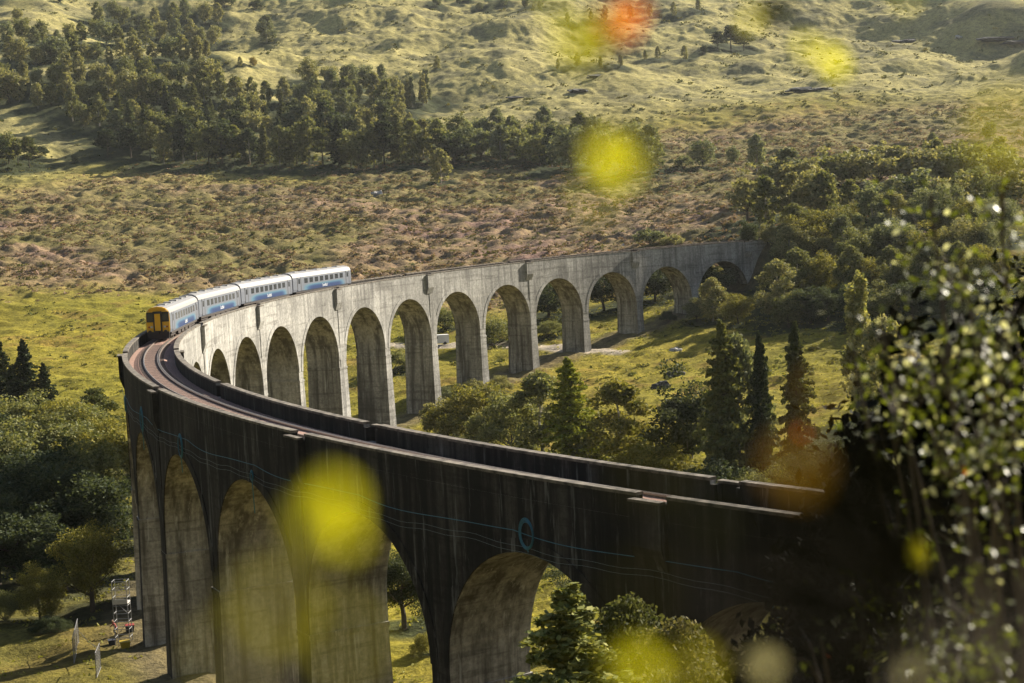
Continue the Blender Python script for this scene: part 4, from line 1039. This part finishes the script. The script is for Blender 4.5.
def build_near_shrub():
    """tall leafy shrub growing below and right of the camera: branches carrying separate leaves"""
    rng = random.Random(4); nr = np.random.default_rng(4)
    specs = [
      # label, root (px, dist), clusters [(px,py,rx,ry,n,dist)], leaf length, mats
      ('tall leafy shrub with white-glinting leaves close to the camera on the right', (1010, 6.3), [
        (960, 250, 50, 70, 121, 6.37), (990, 330, 45, 60, 197, 6.11), (940, 350, 60, 60, 216, 6.11), (900, 380, 45, 40, 94, 6.24), (985, 410, 45, 60, 197, 5.95), (940, 430, 60, 45, 154, 6.11), (1010, 230, 30, 60, 75, 6.24), (1005, 480, 30, 60, 94, 5.89), (850, 340, 25, 20, 20, 6.45), (880, 325, 25, 30, 27, 6.37), (930, 195, 40, 16, 32, 6.59), (1000, 190, 30, 20, 37, 6.51), (890, 420, 30, 30, 32, 6.24), (960, 500, 50, 35, 55, 5.95), (1040, 350, 40, 150, 235, 6.24)], .032, 'A'),
      ('lower leafy shrub with dim green and russet leaves in the bottom right corner', (930, 5.9), [
        (890, 580, 60, 35, 96, 5.26), (930, 620, 70, 45, 141, 5.20), (860, 610, 40, 30, 40, 5.33), (980, 560, 45, 60, 81, 5.14), (950, 660, 90, 30, 118, 5.07), (820, 640, 30, 30, 14, 5.41), (900, 500, 40, 25, 21, 5.47), (1010, 640, 30, 50, 74, 5.14)], .026, 'B')]
    for lab, (rx, rd), cls, LL, kind in specs:
        q = at(rx, 560, rd); zg = Hs(q[0], q[1]); base = Vector((q[0], q[1], zg))
        t = empty('leafy_shrub', base); tag(t, lab, 'shrub')
        bb = MB(); lm = MB(); mats = [M['sh_leaf'], M['sh_glint'], M['sh_red']]
        for (px, py, rx_, ry_, n, d) in cls:
            c = Vector(at(px, py, d)); sc_ = d/FPX
            k = Vector((c.x-base.x, c.y-base.y, c.z-base.z))
            mid = Vector((k.x*.45+rng.uniform(-.15, .15), k.y*.45+rng.uniform(-.15, .15), k.z*.62))
            bb.tube([Vector((0, 0, -.3)), Vector((mid.x*.3, mid.y*.3, mid.z*.5)), mid, k], [.03, .022, .013, .005], 6)
            nt_ = max(3, n//14)
            for j in range(nt_):
                e = k+Vector(RT)*rng.gauss(0, .5)*rx_*sc_+Vector(UP)*rng.gauss(0, .5)*ry_*sc_+Vector(fw)*rng.gauss(0, .25)
                st = k+(e-k)*rng.uniform(0, .3)-Vector((0, 0, .15))
                bb.tube([st, (st+e)/2+Vector((0, 0, .04)), e], [.004, .003, .0015], 4, caps=False)
                for i in range(n//nt_):
                    u = rng.random(); p = st+(e-st)*u+Vector((rng.gauss(0, .05), rng.gauss(0, .05), rng.gauss(0, .05)))
                    ax = Vector((rng.gauss(0, 1), rng.gauss(0, 1), rng.gauss(-.3, .7))); nn = Vector((rng.gauss(0, .7), rng.gauss(0, .7), 1))
                    L = LL*rng.uniform(.6, 1.25); mi = 2 if rng.random() < (.002 if kind == 'A' else .012) else (1 if rng.random() < (.24 if kind == 'A' else .05) else 0)
                    leaf_shape(lm, p, ax, nn, L, L*.55, mi, .2)
        br = bb.build('branches', M['bark'], t); lv = lm.build('foliage', mats, t)
        print(lab, len(lm.f))
    # evergreen shrubs coloured near black to paint the corner's shade
    for (px, py, d, w, h, lab, n) in [(905, 520, 19, 2.1, 3.4, 'evergreen shrub coloured dark as deep shade at the near end of the viaduct', 26000), (1010, 600, 16, 2.3, 3.6, 'evergreen shrub coloured black-green as deep shade filling the bottom right corner', 26000), (1090, 430, 21, 2.6, 4.4, 'tall evergreen shrub coloured dark as deep shade at the right picture edge', 26000), (800, 700, 24, 2.4, 3.4, 'low dark evergreen shrub at the bottom below the near parapet', 22000), (860, 560, 26, 2.4, 3.6, 'dark evergreen shrub hiding the near end of the parapet', 22000), (965, 400, 12, 1.5, 1.9, 'dark evergreen shrub right behind the white-glinting leaves', 24000)]:
        c = at(px, py, d); zg = Hs(c[0], c[1]); topz = c[2]+h/2
        t = empty('evergreen_shrub', (c[0], c[1], zg)); tag(t, lab, 'shrub')
        hh = topz-zg
        cl = nr.normal(size=(70, 3)); cl /= np.linalg.norm(cl, axis=1)[:, None]; cl *= (.3+.7*nr.random(70))[:, None]
        cl = cl*[w/2, w/2, hh/2*.95]+[0, 0, hh/2]
        k = nr.integers(0, 70, n); C = cl[k]+nr.normal(size=(n, 3))*.24
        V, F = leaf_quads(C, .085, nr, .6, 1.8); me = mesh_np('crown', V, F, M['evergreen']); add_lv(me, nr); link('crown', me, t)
        b = MB()
        for j in range(7):
            e = cl[j]*.8; b.tube([(0, 0, -.2), (e[0]*.4, e[1]*.4, e[2]*.5), tuple(e)], [.05, .03, .01], 6)
        b.build('trunk', M['bark'], t)
# ---------------------------------------------------------------- materials
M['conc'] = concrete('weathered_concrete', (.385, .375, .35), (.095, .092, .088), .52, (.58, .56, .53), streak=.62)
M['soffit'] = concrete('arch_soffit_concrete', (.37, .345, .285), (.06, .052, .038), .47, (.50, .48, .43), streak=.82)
M['stained_shade'] = concrete('stained_shade_concrete', (.066, .060, .052), (.010, .0095, .009), .41, (.19, .185, .175), streak=.9)  # black run-off staining plus the wall's shade painted into the albedo
M['cap'] = simple('coping_lichen', (.12, .103, .082), .95, 0, .85, 1.8, .6)
M['ballast'] = simple('ballast_stone', (.33, .215, .175), 1, 0, .55, 9, 1.0, .1)
M['rail'] = simple('rail_steel', (.36, .31, .27), .35, .7)
M['sleeper'] = simple('sleeper_timber', (.12, .09, .075), .9)
M['tr_white'] = simple('coach_pale_paint', (.165, .18, .215), .35, 0, .04)
M['tr_roof'] = simple('coach_roof_paint', (.215, .21, .21), .5, 0, .06, .6)
M['tr_vent'] = simple('roof_vent_paint', (.22, .22, .22), .6)
M['tr_blue'] = simple('coach_deep_blue', (.02, .055, .20), .35, 0, .1)
M['tr_blue2'] = simple('coach_mid_blue', (.05, .17, .36), .35, 0, .1)
M['tr_blue3'] = simple('coach_light_blue', (.16, .34, .50), .35, 0, .08)
def stripe_mat():
    m, nt, ns, L = mat('coach_blue_fade'); o = N(nt, 'ShaderNodeOutputMaterial'); b = N(nt, 'ShaderNodeBsdfPrincipled'); L.new(b.outputs[0], o.inputs[0]); b.inputs['Roughness'].default_value = .35
    tc = N(nt, 'ShaderNodeTexCoord'); sx = N(nt, 'ShaderNodeSeparateXYZ'); L.new(tc.outputs['Object'], sx.inputs[0])
    def mr(sock, a, b_, c, d):
        q = N(nt, 'ShaderNodeMapRange'); q.interpolation_type = 'SMOOTHSTEP'
        for i, v in enumerate((a, b_, c, d)): q.inputs[1+i].default_value = v
        L.new(sock, q.inputs[0]); return q.outputs[0]
    zf = mr(sx.outputs['Z'], 1.25, 1.95, 1, 0); xa = mr(sx.outputs['X'], -9.2, -6.0, 0, 1); xb = mr(sx.outputs['X'], 4.0, 8.5, 1, 0)
    def mul(a, c):
        q = N(nt, 'ShaderNodeMath', operation='MULTIPLY'); L.new(a, q.inputs[0]); L.new(c, q.inputs[1]); return q.outputs[0]
    f = mul(mul(zf, xa), xb)
    r_ = ramp(nt, [(0, (.165, .18, .215)), (.3, (.10, .20, .28)), (.65, (.045, .10, .20)), (1, (.025, .05, .14))]); L.new(f, r_.inputs[0]); L.new(r_.outputs[0], b.inputs['Base Color']); return m
M['tr_stripe'] = stripe_mat()
M['tr_glass'] = simple('coach_window_glass', (.05, .055, .06), .12, 0, .2)
M['tr_dark'] = simple('black_rubber', (.025, .025, .028), .7)
M['tr_under'] = simple('underframe_grime', (.045, .035, .03), .9)
M['tr_yellow'] = simple('warning_yellow', (.80, .43, .015), .4, 0, .06)
M['tr_letter'] = simple('white_lettering', (.85, .87, .9), .4, 0, .02)
M['tr_lamp'] = simple('lamp_glass', (.6, .6, .55), .2)
M['tr_red'] = simple('tail_lamp_red', (.35, .02, .02), .3)
M['alu'] = simple('aluminium_tube', (.2, .2, .2), .5, .3)
M['board'] = simple('pale_board', (.5, .48, .45), .8)
M['blue'] = simple('blue_rope', (.025, .15, .22), .6)
M['cable'] = simple('pale_cable', (.13, .17, .18), .6)
M['redcloth'] = simple('red_cloth', (.22, .02, .015), .8)
M['yellowcloth'] = simple('yellow_plastic', (.4, .28, .02), .6)
M['darkcloth'] = simple('dark_cloth', (.03, .035, .05), .8)
M['skin'] = simple('skin', (.45, .28, .2), .6); M['hair'] = simple('hair', (.06, .04, .03), .7)
M['vanwhite'] = simple('van_paint', (.75, .75, .73), .4, 0, .03)
M['rock'] = simple('pale_rock', (.35, .33, .31), .9, 0, .3, 2, .6); M['rock_dark'] = simple('dark_rock', (.05, .05, .045), .95, 0, .4, 2, .6)
M['bark'] = simple('bark', (.07, .055, .04), .95, 0, .4, 8, .5); M['bark_pale'] = simple('pale_bark', (.26, .24, .20), .9, 0, .5, 6)
M['leaf'] = foliage_mat('broadleaf', (.055, .072, .032), (.195, .200, .112), .25, .06, .7)
M['needle'] = foliage_mat('needles', (.038, .052, .022), (.115, .125, .060), .17, .05, .7)
M['heather'] = foliage_mat('heather_leaf', (.11, .10, .045), (.27, .18, .14), .15, .05, .9)
M['bracken'] = foliage_mat('bracken_leaf', (.07, .085, .025), (.16, .145, .05), .15, .05, .9)
M['grass'] = foliage_mat('grass_blade', (.13, .14, .03), (.26, .24, .07), .3, .1, .8)
M['near_yellow'] = foliage_mat('yellow_leaf', (.34, .34, .006), (.34, .34, .006), .55)
M['near_green'] = foliage_mat('olive_leaf', (.26, .25, .01), (.26, .25, .01), .55)
M['near_orange'] = foliage_mat('orange_leaf', (.50, .14, .01), (.50, .14, .01), .55)
M['near_dark'] = foliage_mat('dark_olive_leaf', (.035, .035, .006), (.035, .035, .006), .12)
M['near_brown'] = foliage_mat('brown_leaf', (.11, .065, .010), (.11, .065, .010), .4)
M['near_black'] = foliage_mat('shade_black_leaf', (.004, .005, .002), (.004, .005, .002), .01, .02)  # leaves coloured almost black to paint soft shade over the near wall
M['near_white'] = foliage_mat('pale_leaf', (.40, .38, .33), (.40, .38, .33), .3)
M['sh_leaf'] = foliage_mat('shrub_leaf', (.085, .105, .014), (.085, .105, .014), .45, .4, .45)
M['sh_glint'] = foliage_mat('shrub_glint_leaf', (.60, .62, .50), (.60, .62, .50), .25, .45, .4)  # near-white colour stands in for sun glinting on scattered leaves
M['sh_red'] = foliage_mat('russet_leaf', (.35, .05, .02), (.35, .05, .02), .4)
M['evergreen'] = foliage_mat('shade_dark_evergreen_leaf', (.003, .004, .002), (.009, .010, .004), .03, .05, .8)  # leaf colour taken almost to black to hold the deep shade

build_trees(); build_ground(); build_viaduct(); build_track(); build_train(); build_scatter(); build_small(); build_near_twigs(); build_near_shrub()
print('trees', len(TREES))
# ---------------------------------------------------------------- air, light, camera
def build_haze():
    m, nt, ns, L = mat('haze'); o = N(nt, 'ShaderNodeOutputMaterial'); v = N(nt, 'ShaderNodeVolumePrincipled')
    v.inputs['Color'].default_value = (.90, .93, .95, 1); v.inputs['Density'].default_value = HAZE; v.inputs['Anisotropy'].default_value = .35
    L.new(v.outputs[0], o.inputs['Volume'])
    b = MB(); c = CAM+np.array([HF[0], HF[1], 0])*1370
    Mx = Matrix.Translation((c[0], c[1], 295)) @ Matrix.Rotation(YAW, 4, 'Z'); b.box((0, 0, 0), (3600, 3040, 740), 0, Mx)
    o_ = b.build('haze', m); tag(o_, kind='stuff', label='thin pale summer haze over the glen')
HAZE = 0.00003
if HAZE: build_haze()
SUN_AZ, SUN_EL = math.radians(-85), math.radians(29)
w = bpy.data.worlds.new('World'); sc.world = w; w.use_nodes = True; nt = w.node_tree; nt.nodes.clear()
bg = nt.nodes.new('ShaderNodeBackground'); ow = nt.nodes.new('ShaderNodeOutputWorld'); sk = nt.nodes.new('ShaderNodeTexSky')
sk.sky_type = 'NISHITA'; sk.sun_disc = False; sk.sun_elevation = SUN_EL; sk.sun_rotation = PI/2-SUN_AZ; sk.dust_density = 1.5
bg.inputs['Strength'].default_value = .05
nt.links.new(sk.outputs[0], bg.inputs[0]); nt.links.new(bg.outputs[0], ow.inputs[0])
sl = bpy.data.lights.new('sun', 'SUN'); sl.energy = 5.0; sl.angle = math.radians(.53); sl.color = (1, .91, .75)
so = bpy.data.objects.new('sun', sl); COL.objects.link(so)
sd = Vector((math.cos(SUN_AZ)*math.cos(SUN_EL), math.sin(SUN_AZ)*math.cos(SUN_EL), math.sin(SUN_EL)))
so.rotation_euler = sd.to_track_quat('Z', 'Y').to_euler(); so.location = (0, 0, 300)
cam = bpy.data.cameras.new('camera'); co = bpy.data.objects.new('camera', cam); COL.objects.link(co)
cam.sensor_width = 36; cam.lens = FPX/1024*36; cam.clip_start = .05; cam.clip_end = 9000
R_ = Matrix(((RT[0], UP[0], -fw[0]), (RT[1], UP[1], -fw[1]), (RT[2], UP[2], -fw[2]))).to_4x4()
co.matrix_world = Matrix.Translation(Vector(CAM)) @ R_
cam.dof.use_dof = True; cam.dof.focus_distance = 230; cam.dof.aperture_fstop = 2.8
sc.camera = co
sc.view_settings.view_transform = 'Standard'; sc.view_settings.look = 'None'; sc.view_settings.gamma = 1; sc.view_settings.exposure = 1.38
sc.cycles.use_denoising = True; sc.cycles.max_bounces = 6; sc.cycles.diffuse_bounces = 3; sc.cycles.glossy_bounces = 2; sc.cycles.transmission_bounces = 4; sc.cycles.transparent_max_bounces = 4; sc.cycles.volume_bounces = 0
sc.cycles.sample_clamp_indirect = 4
